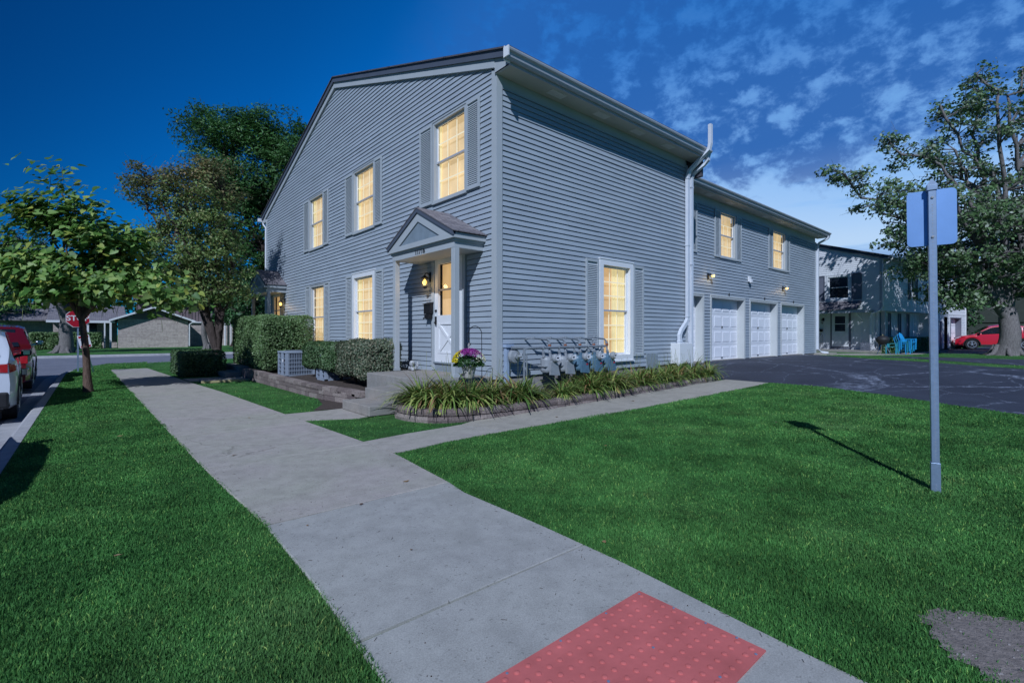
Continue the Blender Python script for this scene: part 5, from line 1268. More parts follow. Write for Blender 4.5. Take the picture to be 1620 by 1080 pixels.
# ================================================================== CARS
def car(name, label, paint, loc, heading, kind='suv', group=None):
    """built with the nose along +x, origin at ground centre; then placed"""
    root = empty(name, (0, 0, 0)); tag(root, label, {'suv': 'car', 'pickup': 'pickup truck', 'cross': 'car'}[kind], group)
    if kind == 'pickup': L, Wd, rw = 5.8, 1.98, .40; wx = (-1.75, 1.85)
    elif kind == 'suv': L, Wd, rw = 4.62, 1.86, .365; wx = (-1.40, 1.32)
    else: L, Wd, rw = 4.28, 1.80, .345; wx = (-1.26, 1.30)
    h = L/2
    if kind == 'pickup':
        belt = [(-h, 1.18), (-.95, 1.20), (1.2, 1.20), (1.5, 1.15), (h-.35, 1.06), (h, .85)]
        roof = [(-h, 1.20), (-1.02, 1.22), (-.98, 1.50), (-.72, 1.88), (-.2, 1.95), (.45, 1.90), (1.35, 1.22), (h-.3, 1.08), (h, .86)]
    elif kind == 'suv':
        belt = [(-h, 1.04), (-h+.3, 1.10), (.8, 1.02), (1.2, 1.0), (h-.3, .86), (h, .66)]
        roof = [(-h, 1.06), (-h+.10, 1.16), (-h+.55, 1.56), (-.9, 1.66), (0, 1.68), (.45, 1.60), (1.22, 1.06), (h-.35, .92), (h, .67)]
    else:
        belt = [(-h, .98), (-h+.3, 1.06), (.7, .98), (1.1, .96), (h-.3, .84), (h, .62)]
        roof = [(-h, 1.0), (-h+.12, 1.14), (-h+.50, 1.52), (-.8, 1.63), (-.1, 1.66), (.35, 1.58), (1.18, 1.0), (h-.35, .90), (h, .63)]
    ip = lambda T_, x: float(np.interp(x, [a for a, b in T_], [b for a, b in T_]))
    xs = sorted(set([round(v, 4) for v in np.linspace(-h, h, 75)]+[round(w+s, 4) for w in wx for s in (-(rw+.07), rw+.07)]))
    def zb(x):
        z = .24+.10*max(0, abs(x)-h+.5)
        for w in wx:
            dd = rw+.065
            if abs(x-w) < dd: z = max(z, rw+math.sqrt(dd*dd-(x-w)**2)*.97)
        return z
    def hw(x): return Wd/2*(1-.10*max(0, (abs(x)-h+.55)/.55)**2.2)
    vs = []; m = 9
    for x in xs:
        b, t = ip(belt, x), max(ip(roof, x), ip(belt, x)+.01); w = hw(x); k = min(1, max(0, (t-b)/.6)); wr = w*(.97-.20*k); z0 = min(zb(x), b-.08)
        row = [(0, z0+.02), (w*.90, z0), (w*.985, z0+.06), (w, z0+(b-z0)*.55), (w*.97, b), (w*.95, b+.015+.0*k), (wr+.02*k, t-.07*k), (wr-.10*k, t-.012*k), (0, t+.02*k)]
        vs += [(x, y, z) for y, z in row]
    n = len(xs); fs = [(i*m+j, (i+1)*m+j, (i+1)*m+j+1, i*m+j+1) for i in range(n-1) for j in range(m-1)]
    fs += [tuple(range(m)), tuple((n-1)*m+j for j in range(m))]
    mb = MB(); mb.add(vs, fs); mb.add([(x, -y, z) for x, y, z in vs], [f[::-1] for f in fs])
    me = mb.build('body', MT[paint], root, smooth=True)
    bm = bmesh.new(); bm.from_mesh(me.data); bmesh.ops.remove_doubles(bm, verts=bm.verts[:], dist=.0005); bmesh.ops.recalc_face_normals(bm, faces=bm.faces[:]); bm.to_mesh(me.data); bm.free()
    # glass bands, proud of the greenhouse
    def side_glass(x0, x1, sgn):
        mb = MB(); P_ = []
        X_ = list(np.linspace(x0, x1, 14)); lo = []; up = []
        for x in X_:
            b, t = ip(belt, x), ip(roof, x); w = hw(x); k = min(1, max(0, (t-b)/.6)); wr = w*(.97-.20*k)
            if t-b < .09: continue
            y0_, z0_ = w*.95, b+.015; y1_, z1_ = wr+.02*k, t-.07*k
            a = .06; c = .90
            lo.append((x, sgn*(y0_+(y1_-y0_)*a+.006), z0_+(z1_-z0_)*a)); up.append((x, sgn*(y0_+(y1_-y0_)*c+.006), z0_+(z1_-z0_)*c))
        mb.add(lo+up, [(i, i+1, len(lo)+i+1, len(lo)+i) for i in range(len(lo)-1)]); return mb
    if kind == 'pickup': spans = [(-.82, .0), (.06, .98)]; rear_x, rz0, rz1 = (-1.0, -.74), 1.26, 1.80
    elif kind == 'suv': spans = [(-1.85, -1.28), (-1.2, -.30), (-.22, .86)]; rear_x, rz0, rz1 = (-h+.13, -h+.52), 1.18, 1.54
    else: spans = [(-1.68, -1.15), (-1.08, -.24), (-.16, .82)]; rear_x, rz0, rz1 = (-h+.14, -h+.48), 1.16, 1.49
    for s in (1, -1):
        for a, b in spans: side_glass(a, b, s).build('side_window', MT['carglass'], root, rec=False)
    wsh = [(x, ip(roof, x)) for x in ((.50, 1.14) if kind == 'suv' else (.52, 1.28) if kind == 'pickup' else (.42, 1.10))]
    mb = MB(); (xa, za), (xb, zb_) = wsh; mb.add([(xa, -.60, za-.008), (xa, .60, za-.008), (xb, .74, zb_+.012), (xb, -.74, zb_+.012)], [(0, 1, 2, 3)])
    for v in range(4): pass
    mb.v = [(x+.012, y, z+.018) for x, y, z in mb.v]; mb.build('windshield', MT['carglass'], root, rec=False)
    mb = MB(); mb.add([(rear_x[0]-.02, -.70, rz0), (rear_x[0]-.02, .70, rz0), (rear_x[1]-.03, .60, rz1), (rear_x[1]-.03, -.60, rz1)], [(0, 1, 2, 3)]); mb.v = [(x-.018, y, z+.01) for x, y, z in mb.v]; mb.build('rear_window', MT['carglass'], root, rec=False)
    # dark lower cladding, arches, bumper
    mb = MB()
    for w in wx:
        for s in (1, -1):
            pts = [(w+(rw+.075)*math.cos(t), s*(Wd/2*.985), rw+(rw+.045)*math.sin(t)) for t in np.linspace(-.15, math.pi+.15, 15)]
            mb.tube(pts, .030, 6)
    mb.box(wx[0]+rw+.05, wx[1]-rw-.05, -Wd/2*.99, Wd/2*.99, .22, .36, bev=.02)
    if kind != 'pickup': mb.box(-h-.02, -h+.35, -Wd/2*.90, Wd/2*.90, .28, .58, bev=.05); mb.box(h-.35, h+.02, -Wd/2*.86, Wd/2*.86, .22, .48, bev=.05)
    mb.box(-h+.3, h-.3, -Wd/2*.8, Wd/2*.8, .22, .62)
    mb.build('dark_cladding', MT['plastic'], root)
    if kind == 'pickup':
        mb = MB(); mb.box(-h-.12, -h+.02, -Wd/2*.95, Wd/2*.95, .50, .70, bev=.03); mb.box(h-.1, h+.08, -Wd/2*.92, Wd/2*.92, .42, .66, bev=.03); mb.build('bumper', MT['chrome'], root)
        mb = MB(); mb.box(-h-.012, -h+.01, -.30, .30, 1.02, 1.08); mb.build('tailgate_handle', MT['black'], root)
    for s in (1, -1):
        mb = MB()
        if kind == 'pickup': mb.box(-h-.015, -h+.05, s*Wd/2*.86-.07, s*Wd/2*.86+.07, .82, 1.16, bev=.01)
        else:
            mb.prism([(-h-.004, s*.52, .94), (-h+.02, s*Wd/2*.90, .90), (-h+.16, s*(Wd/2*.97), .92), (-h+.18, s*(Wd/2*.965), 1.02), (-h+.02, s*Wd/2*.88, 1.06), (-h-.004, s*.52, 1.03)], (0, 0, .001))
            mb.prism([(-h-.012, s*.45, .92), (-h-.012, s*Wd/2*.87, .90), (-h-.012, s*Wd/2*.87, 1.05), (-h-.012, s*.45, 1.02)], (.05, 0, 0))
            mb.prism([(-h+.02, s*(Wd/2*.90+.008), .90), (-h+.22, s*(Wd/2*.975+.006), .93), (-h+.26, s*(Wd/2*.975+.006), 1.0), (-h+.02, s*(Wd/2*.885+.008), 1.06)], (0, -s*.03, 0))
        mb.build('tail_light', MT['tail'], root)
        mb = MB(); mb.prism([(h-.10, s*Wd/2*.60, .70), (h-.22, s*Wd/2*.93, .74), (h-.42, s*Wd/2*.97, .84), (h-.20, s*Wd/2*.60, .80)], (.10, 0, .012)); mb.build('headlight', MT['chrome'], root)
        mx = .92 if kind != 'pickup' else 1.05; mz = 1.08 if kind != 'pickup' else 1.28
        mb = MB(); mb.box(mx-.07, mx+.08, min(s*(Wd/2-.0), s*(Wd/2+.17)), max(s*(Wd/2-.0), s*(Wd/2+.17)), mz, mz+.14, bev=.04); mb.tube([(mx, s*Wd/2*.93, mz), (mx, s*(Wd/2+.1), mz+.04)], .03, 6)
        mo = mb.build('wing_mirror', MT['plastic' if kind != 'pickup' else 'chrome'], root)
        mb = MB(); mb.add([(mx-.074, s*(Wd/2+.04), mz+.03), (mx-.074, s*(Wd/2+.14), mz+.03), (mx-.074, s*(Wd/2+.14), mz+.11), (mx-.074, s*(Wd/2+.04), mz+.11)], [(0, 1, 2, 3)]); mb.build('mirror_glass', MT['chrome'], mo)
        if kind != 'suv' or True:
            mb = MB()
            for a in ([-.05] if kind == 'pickup' else [-.25]): mb.box(a-.16, a-.02, s*(Wd/2+.002)-.012, s*(Wd/2+.002)+.012, .93, .96, bev=.004)
            mb.box((.55 if kind != 'pickup' else .6)-.80+.0, (.55 if kind != 'pickup' else .6)-.66, s*(Wd/2)-.01, s*(Wd/2)+.014, .93, .96, bev=.004); mb.build('door_handle', MT[paint], root)
    mb = MB(); mb.box(-h-.016, -h+.0, -.17, .17, .78, .90) if kind != 'pickup' else mb.box(-h-.13, -h-.12, -.17, .17, .54, .66); mb.build('number_plate', MT['signwhite'], root)
    for w in wx:
        for s in (1, -1):
            yo = s*(Wd/2-.115)
            mb = MB(); mb.lathe((w, yo, rw), [(rw*.60, -.105), (rw*.97, -.095), (rw, -.06), (rw, .06), (rw*.97, .095), (rw*.60, .105)], 32, 'y'); wh = mb.build('tyre', MT['rubber'], root, smooth=True); wh.name = 'wheel'
            mb = MB(); mb.lathe((w, yo+s*.108, rw), [(rw*.66, -.012), (rw*.68, .010), (rw*.60, .010), (rw*.57, -.002)], 28, 'y')
            for k in range(5):
                t = k*1.2566+.3; c_, s_ = math.cos(t), math.sin(t); 
                for tt in (-.16, .16):
                    mb.tube([(w+.05*math.cos(t), yo+s*.120, rw+.05*math.sin(t)), (w+rw*.62*math.cos(t+tt), yo+s*.115, rw+rw*.62*math.sin(t+tt))], .017, 5)
            mb.lathe((w, yo+s*.118, rw), [(.07, -.02), (.06, .010), (.02, .012)], 12, 'y')
            mb.build('rim', MT['alloy'], wh, smooth=True)
            mb = MB(); mb.lathe((w, yo+s*.106, rw), [(rw*.58, -.003), (rw*.58, .003)], 20, 'y'); mb.build('brake_disc', MT['black'], wh)
    root.location = loc; root.rotation_euler = (0, 0, heading); return root
car('parked_suv', 'white parked SUV with red tail light cut off by the photo edge', 'whitepaint', (-7.61, 7.34, -.235), R(93.8), 'suv')
car('parked_pickup', 'dark red parked pickup truck with chrome bumper ahead of the white SUV', 'redpaint', (-7.84, 13.45, -.165), R(92.5), 'pickup').scale = (1, 1, .90)
car('parked_suv', 'gray parked SUV standing just out of the picture behind the white one', 'darkpaint', (-7.85, -.15, -.235), R(90), 'suv').scale = (1, 1, .95)
hd = math.atan2(2.19, -.6)
car('parked_crossover', 'bright red crossover parked beyond the thick maple trunk', 'redpaint2', (40.3, -3.6, .275), hd, 'cross')
car('parked_crossover', 'small dark car parked far across the cross street', 'darkpaint', (-14.5, 44.0, .0), R(170), 'cross')

# ================================================================== NEIGHBOUR TOWNHOUSE (right)
nb = empty('neighbour_townhouse', (27.8, 0, .27)); tag(nb, 'white-sided neighbouring townhouse with shingled entry canopy and small windows', 'house')
dB = Vector((.99, -.143, 0)).normalized(); eB = Vector((.143, .99, 0)).normalized()
TB1 = frame_mtx((27.8, 0, .27), eB, -dB)      # left gable face, s away from the corner
TB2 = frame_mtx((27.8, 0, .27), dB, -eB)      # long face
H = 5.30
gl = lambda z: (max(.05, (z-H+.0)/.33) if z > H else .05, 11.0)
mb = MB(TB1); siding(mb, 2.42, 8.6, gl, [(1.62, 2.82, 3.12, 4.52)], .016, .115, seams=False, gap=.004); mb.build('upper_gable_wall', MT['whitesiding'], nb)
mb = MB(TB2); siding(mb, 2.42, H, lambda z: (.05, 13.95), [(4.0, 4.6, 3.2, 4.5), (9.6, 10.4, 3.2, 4.5)], .016, .115, seams=False, gap=.004); mb.build('upper_side_wall', MT['whitesiding'], nb)
mb = MB(TB2); siding(mb, .1, 2.42, lambda z: (9.3, 13.95), [(9.65, 10.3, 0, 2.2), (10.9, 12.9, 0, 2.15)], .016, .115, seams=False, gap=.004); siding(mb, 1.9, 2.42, lambda z: (7.1, 9.3), [], .016, .115, seams=False, gap=.004); mb.build('lower_side_wall', MT['whitesiding'], nb)
mb = MB(TB2)   # recessed lower storey with vertical boards
mb.box(.3, 7.1, -.62, -.5, 0, 2.42); 
for k in range(16): mb.box(.35+k*.42, .39+k*.42, -.5, -.48, .2, 2.4)
mb.box(7.1, 9.3, -.25, -.12, 0, 1.95); mb.box(7.0, 7.1, -.6, .0, 0, 2.42); mb.box(0.0, 7.1, -.6, -.0, 2.36, 2.42)
mb.build('lower_board_wall', MT['stucco'], nb)
mb = MB(TB1); mb.box(.35, 11, -.62, -.5, 0, 2.42)
for k in range(14): mb.box(.42+k*.40, .47+k*.40, -.5, -.47, .2, 2.4)
mb.build('entry_board_wall', MT['stucco'], nb)
mb = MB(); mb.T = TB1; mb.box(.0, .12, -.012, .03, 2.35, H+.1); mb.box(0.02, .2, -.56, -.42, 0, 2.4); mb.build('corner_trim', MT['gutter'], nb)
mb = MB(TB2); mb.box(-.03, .09, -.012, .03, 2.35, H); mb.box(13.9, 14.05, -.1, .035, .1, H); mb.box(.05, 14.0, .0, .03, 2.36, 2.43); mb.build('corner_trim', MT['white'], nb)
mb = MB(TB2); mb.box(.75, 14.2, -10.9, -.65, .0, 2.35); mb.box(.1, 14.0, -10.9, -.35, 2.5, H-.1); mb.build('inner_core', MT['plastic'], nb)
mb = MB(TB2); roofslab(mb, (-.25, .42, H+.08), (14.4, .42, H+.08), (14.4, -10, H+.08+.33*10.4), (-.25, -10, H+.08+.33*10.4), .05); mb.build('roof', MT['shingled'], nb, rec=False)
mb = MB(TB2); mb.box(-.2, 14.3, .0, .40, H-.06, H-.03); mb.box(-.2, 14.3, .38, .50, H-.02, H+.10); mb.build('eave', MT['gutter'], nb)
mb = MB(TB1); mb.prism([(-.4, .1, H+.09), (10, .1, H+.09+.33*10.4), (10, .1, H-.14+.33*10.4), (-.4, .1, H-.14)], (0, .05, 0)); mb.build('rake_fascia', MT['rake'], nb)
window(TB1, nb, 1.68, 2.76, 3.2, 4.46, fr=.10, frame='white', lit=False, sill=True, rows=2, cols=3)
shutter(TB1, nb, .98, 1.5, 3.06, 4.60, 'grayshutter', louvers=False); shutter(TB1, nb, 2.95, 3.5, 3.06, 4.60, 'grayshutter', louvers=False)
mb = MB(TB1); mb.box(1.72, 2.3, -.1, -.04, 3.22, 3.72, bev=.02); mb.lathe((2.0, -.03, 3.47), [(.2, -.01), (.2, .01), (.03, .012)], 18, 'y'); mb.build('window_fan', MT['plastic'], nb)
window(TB2, nb, 4.05, 4.55, 3.25, 4.45, fr=.08, frame='white', lit=False); shutter(TB2, nb, 3.6, 3.92, 3.1, 4.6, 'grayshutter', louvers=False); shutter(TB2, nb, 4.68, 5.0, 3.1, 4.6, 'grayshutter', louvers=False)
window(TB2, nb, 9.65, 10.35, 3.25, 4.45, fr=.08, frame='white', lit=False)
TB3 = frame_mtx(Vector((27.8, 0, .27))+eB*.5, dB, -eB)
for s0 in (1.35, 4.1):
    window(TB3, nb, s0, s0+.62, .25, 2.15, fr=.08, frame='white', lit=False, depth=.03); shutter(TB3, nb, s0-.52, s0-.12, .2, 2.3, 'grayshutter', louvers=False); shutter(TB3, nb, s0+.74, s0+1.14, .2, 2.3, 'grayshutter', louvers=False)
for a, b in ((10.9, 12.9), (7.5, 9.2)):
    mb = MB(TB2)
    n0 = -.28 if a > 10 else -.10
    for r in range(4):
        z = .02+r*.53; mb.box(a, b, n0-.04, n0, z, z+.52)
        for c in range(4):
            x0 = a+(b-a)*c/4+.05; x1 = a+(b-a)*(c+1)/4-.05; mb.box(x0, x1, n0, n0+.012, z+.08, z+.44)
    mb.build('garage_door', MT['garage'], nb)
mb = MB(TB2); mb.box(10.8, 10.9, -.3, .03, 0, 2.2); mb.box(12.9, 13.0, -.3, .03, 0, 2.2); mb.box(10.9, 12.9, -.3, .03, 2.13, 2.2); mb.box(9.6, 10.35, -.3, -.2, 0, 2.2); mb.build('garage_frame', MT['grayshutter'], nb)
TB4 = frame_mtx(Vector((27.8, 0, .27))+dB*.5, eB, -dB)
mb = MB(TB4)   # entry door with cross panel
mb.box(1.75, 2.85, 0, .05, .12, 2.35); df = mb.build('door_surround', MT['grayshutter'], nb)
mb = MB(TB4); mb.box(1.85, 2.75, .05, .09, .30, 2.3); mb.box(1.98, 2.62, .0905, .105, .42, .46); mb.box(1.98, 2.62, .0905, .105, 1.08, 1.12)
for (x0, zz0, x1, zz1) in ((2.0, .47, 2.6, 1.07), (2.6, .47, 2.0, 1.07)):
    v = Vector((x1-x0, 0, zz1-zz0)); nr = Vector((-v.z, 0, v.x)).normalized()*.03; mb.prism([(x0+nr.x, .0905, zz0+nr.z), (x1+nr.x, .0905, zz1+nr.z), (x1-nr.x, .0905, zz1-nr.z), (x0-nr.x, .0905, zz0-nr.z)], (0, .015, 0))
mb.build('door', MT['white'], nb)
mb = MB(TB4); mb.box(2.02, 2.58, .0905, .094, 1.22, 2.12); mb.build('door_glass', MT['winglass'], nb)
mb = MB(TB4); mb.box(2.0, 2.6, .095, .105, 1.64, 1.68); mb.build('door_mid_rail', MT['white'], nb)
mb = MB(TB1); roofslab(mb, (.85, .95, 2.48), (4.6, .95, 2.48), (4.6, .02, 3.0), (1.0, .02, 3.0), .06); cp = mb.build('entry_canopy', MT['shingle'], nb, rec=False)
mb = MB(TB1); mb.box(.4, 4.6, .80, .93, 2.26, 2.44); mb.box(.4, .52, -.5, .80, 2.26, 2.40); mb.build('canopy_beam', MT['gutter'], cp)
mb = MB(TB1); mb.tube([(1.05, -.3, 1.8), (1.05, .7, 2.3)], .03, 6); mb.build('canopy_brace', MT['white'], cp)
lantern(nb, TB4, 3.25, 1.75, lit=False)
mb = MB(TB4); mb.box(3.3, 3.65, .0, .14, 1.20, 1.36, bev=.02); mb.build('mailbox', MT['black'], nb)
mb = MB(TB1); mb.box(.1, 4.6, -.5, .9, -.1, .13, bev=.02); mb.build('stoop', MT['conc_step'], nb)
mtx = Matrix.Translation(TB1 @ Vector((2.35, .945, 2.35))) @ Matrix(((-eB.x, 0, -dB.x, 0), (-eB.y, 0, -dB.y, 0), (0, 1, 0, 0), (0, 0, 0, 1)))
text('number_lettering', '11817', .13, MT['black'], cp, mtx, .003, .003)
mb = MB(TB2); P_ = [(.05, .46, 5.3), (.02, .40, 5.12), (-.05, .08, 4.9), (-.05, .06, 4.7), (-.05, .06, 2.6), (-.08, -.05, 2.4), (-.30, -.40, 2.2), (-.32, -.44, 2.0), (-.32, -.44, .1)]
mb.tube([TB2.inverted() @ (TB2 @ Vector(p)) for p in P_], .05, 6); mb.build('downspout', MT['white'], nb)

# things on the neighbour's front
def hoopchair():
    pass
gx = Vector((25.2, -.55, .29)); grl = empty('kettle_grill', gx); tag(grl, 'black kettle barbecue grill on a tripod by the white house', 'barbecue grill')
mb = MB(); c = gx+Vector((0, 0, .72)); mb.lathe(c, [(.06, -.24), (.18, -.19), (.27, -.07), (.29, .0), (.295, .02), (.29, .05), (.24, .15), (.12, .22), (.04, .235)], 24); mb.build('bowl', MT['plastic'], grl, smooth=True)
for k in range(3):
    t = k*2.09+.5; mb = MB(); mb.tube([c+Vector((.10*math.cos(t), .10*math.sin(t), -.22)), gx+Vector((.34*math.cos(t), .34*math.sin(t), 0))], .013, 6); mb.build('leg', MT['chrome'], grl)
mb = MB(); mb.tube([c+Vector((-.06, 0, .23)), c+Vector((-.05, 0, .28)), c+Vector((.05, 0, .28)), c+Vector((.06, 0, .23))], .012, 6); mb.build('lid_handle', MT['wood'], grl)
def plastic_chair(x, y, z, rot, m, label):
    root = empty('plastic_chair', (x, y, z)); tag(root, label, 'chair', 'stacked plastic chairs outside the white house')
    T = Matrix.Translation((x, y, z)) @ Matrix.Rotation(rot, 4, 'Z')
    mb = MB(T); mb.prism([(.05, -.26, .40), (.55, -.28, .44), (.55, .28, .44), (.05, .26, .40)], (0, 0, .03)); mb.build('seat', MT[m], root)
    mb = MB(T); out_ = [(.05, -.24, .42), (-.05, -.27, .70), (-.14, -.20, .92), (-.18, 0, 1.0), (-.14, .20, .92), (-.05, .27, .70), (.05, .24, .42)]; mb.prism(out_, (-.025, 0, .004)); mb.build('backrest', MT[m], root)
    for sy in (-1, 1):
        mb = MB(T); mb.prism([(-.02, sy*.30, .62), (.52, sy*.32, .66), (.56, sy*.32, .63), (0, sy*.30, .59)], (0, sy*.05, 0)); mb.build('armrest', MT[m], root)
        for sx, zz in ((.52, .64), (.02, .60)):
            mb = MB(T); mb.prism([(sx-.03, sy*.30, 0), (sx+.03, sy*.30, 0), (sx+.04, sy*.32, zz), (sx-.04, sy*.32, zz)], (0, sy*.03, 0)); mb.build('leg', MT[m], root)
    root.scale = (.84, .84, .86)
for k in range(4):
    plastic_chair(26.15-.05*k, -1.0-.08*k, .29+.08*k, R(-100), 'blue' if k != 1 else 'teal', ['bright blue plastic chair at the bottom of the stack', 'teal plastic chair second from the bottom of the stack', 'bright blue plastic chair third from the bottom of the stack', 'bright blue plastic chair on top of the stack'][k])
plastic_chair(25.75, -.62, .29, R(-90), 'teal', 'single teal plastic chair standing between grill and stack')
wr = empty('wire_trellis', (25.9, 2.6, .4)); tag(wr, 'small arched metal trellis leaning by the white entry wall', 'trellis')
mb = MB(TB1)
for o in (0, .10): mb.tube([(3.05+o, .05, .14), (3.05+o, .05, .9), (3.12+o*.8, .05, 1.05), (3.2, .05, 1.1), (3.28-o*.8, .05, 1.05), (3.35-o, .05, .9), (3.35-o, .05, .14)], .012, 6)
mb.tube([(3.05, .05, .5), (3.35, .05, .5)], .01, 5); mb.build('wire', MT['black'], wr)
cr = empty('storage_crate', (25.0, .0, .4)); tag(cr, 'small gray crate standing on the stoop of the white house', 'crate')
mb = MB(TB1); mb.box(.35, .75, .45, .8, .132, .16); 
for k in range(4): mb.box(.35, .75, .45, .47, .18+k*.1, .25+k*.1); mb.box(.35, .75, .78, .80, .18+k*.1, .25+k*.1); mb.box(.35, .37, .47, .78, .18+k*.1, .25+k*.1); mb.box(.73, .75, .47, .78, .18+k*.1, .25+k*.1)
mb.build('slats', MT['grayshutter'], cr)
def hedge_rot(name, box, n, size, m, label, seed, piv, ang, **k):
    h = hedge(name, box, n, size, m, label, seed, **k)
    o = h.location.copy(); v = Vector((o.x-piv[0], o.y-piv[1], 0)); c_, s_ = math.cos(ang), math.sin(ang)
    h.location = (piv[0]+v.x*c_-v.y*s_, piv[1]+v.x*s_+v.y*c_, o.z); h.rotation_euler = (0, 0, ang); return h
hedge_rot('clipped_hedge', (28.0, 33.6, -.75, .15, .27, 1.12), 9000, .09, 'l_hedged', 'low clipped hedge along the front of the white house', 21, (27.8, 0), -.1434)
hedge('clipped_hedge', (47, 54, -5.6, -4.2, .27, 1.95), 5000, .16, 'l_hedge', 'pale clipped hedge seen above the hood of the bright red car', 22)

# ================================================================== HOUSES BEYOND THE CROSS STREET
def wallpoly(mb, pts, u):
    """planar wall polygon with uv in metres: u = axis used for the horizontal"""
    mb.poly(pts, [((p[0] if u == 'x' else p[1]), p[2]) for p in pts])
hc = empty('brick_house', (0, 52, 0)); tag(hc, 'low pale brick house with white rake trim across the cross street', 'house')
mb = MB(); wallpoly(mb, [(-3.7, 52, 0), (1.85, 52, 0), (1.85, 52, 2.75), (-3.7, 52, 2.75)], 'x'); wallpoly(mb, [(1.85, 52, 0), (1.85, 62, 0), (1.85, 62, 2.75), (1.85, 52, 2.75)], 'y')
wallpoly(mb, [(-8.2, 53.5, 0), (-3.7, 53.5, 0), (-3.7, 53.5, 2.7), (-8.2, 53.5, 2.7)], 'x'); wallpoly(mb, [(-14, 55, 0), (-8.2, 55, 0), (-8.2, 55, 2.7), (-14, 55, 2.7)], 'x')
mb.build('brick_wall', MT['stonebrick'], hc, rec=False)
mb = MB()
for k in range(9):
    z = 2.75+k*.14; h_ = (z-2.75)/.36; mb.box(-3.7+h_*1.0, 1.85-h_*1.0, 51.97-.0, 52.0, z, z+.135)
mb.build('gable_siding', MT['boards'], hc)
mb = MB(); roofslab(mb, (2.35, 51.5, 2.62), (2.35, 63, 2.62), (-1.0, 63, 3.95), (-1.0, 51.5, 3.95), .1); roofslab(mb, (-4.3, 51.5, 2.62), (-4.3, 63, 2.62), (-1.0, 63, 3.95), (-1.0, 51.5, 3.95), .1)
roofslab(mb, (-8.6, 52.3, 2.5), (-3.0, 52.3, 2.5), (-3.0, 58, 4.2), (-8.6, 58, 4.2), .1); roofslab(mb, (-15, 54, 2.6), (-8.2, 54, 2.6), (-8.2, 60, 4.4), (-15, 60, 4.4), .1); mb.build('roof', MT['shingle'], hc, rec=False)
mb = MB(); mb.prism([(2.4, 51.4, 2.48), (-1, 51.4, 3.83), (-1, 51.4, 4.0), (2.4, 51.4, 2.66)], (0, .1, 0)); mb.prism([(-4.35, 51.4, 2.48), (-1, 51.4, 3.83), (-1, 51.4, 4.0), (-4.35, 51.4, 2.66)], (0, .1, 0)); mb.box(-8.6, -3.9, 52.15, 52.3, 2.35, 2.55); mb.box(2.1, 2.5, 51.3, 51.6, 2.45, 2.6)
mb.tube([(2.25, 51.5, 2.5), (1.95, 51.8, 2.3), (1.95, 51.9, .1)], .06, 6); mb.box(-4.3, -4.15, 51.9, 52.05, 0, 2.4); mb.box(-4.7, -4.6, 51.9, 52.0, 0, 2.4); mb.box(-5.9, -5.75, 52.3, 52.45, 0, 2.4)
mb.build('white_trim', MT['white'], hc)
mb = MB(); mb.box(-6.6, -5.2, 53.4, 53.48, .3, 2.3); mb.build('window', MT['winglass'], hc)
hb = empty('board_house', (4, 56, 0)); tag(hb, 'taller brown board-sided house with brick base behind the brick one', 'house')
mb = MB(); wallpoly(mb, [(2.2, 57, 0), (8, 57, 0), (8, 57, 2.6), (2.2, 57, 2.6)], 'x'); mb.build('brick_wall', MT['stonebrick'], hb, rec=False)
mb = MB(); mb.box(-2.0, 8, 57.1, 57.3, 2.6, 5.0)
for k in range(34): mb.box(-2.0+k*.3, -1.96+k*.3, 57.05, 57.1, 2.6, 5.0)
mb.build('board_wall', MT['boards'], hb)
mb = MB(); mb.box(2.2, 8.1, 56.8, 57.05, 2.55, 2.68); mb.tube([(6.0, 56.7, 4.9), (6.0, 56.7, 0)], .07, 6); mb.tube([(6.6, 56.7, 4.9), (6.6, 56.7, 0)], .05, 6); mb.build('white_trim', MT['white'], hb)
mb = MB(); roofslab(mb, (-2.3, 56.5, 4.9), (8.5, 56.5, 4.9), (8.5, 63, 7), (-2.3, 63, 7), .12); mb.build('roof', MT['shingle'], hb, rec=False)
hp = empty('pink_house', (9, 46, 0)); tag(hp, 'pinkish board-sided house glimpsed through the farther porch', 'house')
mb = MB(); mb.box(6.0, 16, 46, 46.3, 0, 5.0)
for k in range(34): mb.box(6.0+k*.3, 6.04+k*.3, 45.96, 46, 0, 5.0)
mb.build('board_wall', MT['pinkwall'], hp)
mb = MB(); 
for x in (6.5, 7.6, 9.4, 11.5): mb.box(x, x+.5, 45.9, 45.95, 3.0, 4.4)
mb.build('window', MT['winglass'], hp)
mb = MB(); mb.box(5.7, 16, 45.6, 45.9, 4.2, 4.5); mb.box(7.4, 16, 44.6, 44.7, 2.4, 2.5); mb.box(7.4, 16, 44.6, 44.7, 3.2, 3.3)
for k in range(30): mb.box(7.4+k*.28, 7.46+k*.28, 44.62, 44.68, 2.5, 3.2)
mb.build('balcony_rail', MT['white'], hp)
mb = MB(); roofslab(mb, (5.5, 45.4, 5), (16.5, 45.4, 5), (16.5, 52, 7.2), (5.5, 52, 7.2), .12); mb.build('roof', MT['shingle'], hp, rec=False)
ho = empty('olive_house', (56, 3, 0)); tag(ho, 'dark olive building in shade behind the red crossover', 'house')
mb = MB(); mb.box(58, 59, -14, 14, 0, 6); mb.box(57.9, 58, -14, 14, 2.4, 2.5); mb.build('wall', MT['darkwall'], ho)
mb = MB(); roofslab(mb, (57, -15, 5.8), (57, 15, 5.8), (63, 15, 8.5), (63, -15, 8.5), .12); mb.build('roof', MT['shingled'], ho, rec=False)
hedge('clipped_hedge', (-9.5, -4.9, 49.8, 51.6, 0, 1.45), 5000, .15, 'l_hedge', 'long clipped hedge before the pale brick house', 23)
hedge('round_shrub', (-8.4, -6.4, 48.6, 50.0, 0, 1.0), 2500, .14, 'l_hedge', 'bright rounded shrub in front of the long clipped hedge', 24, rnd=.45)
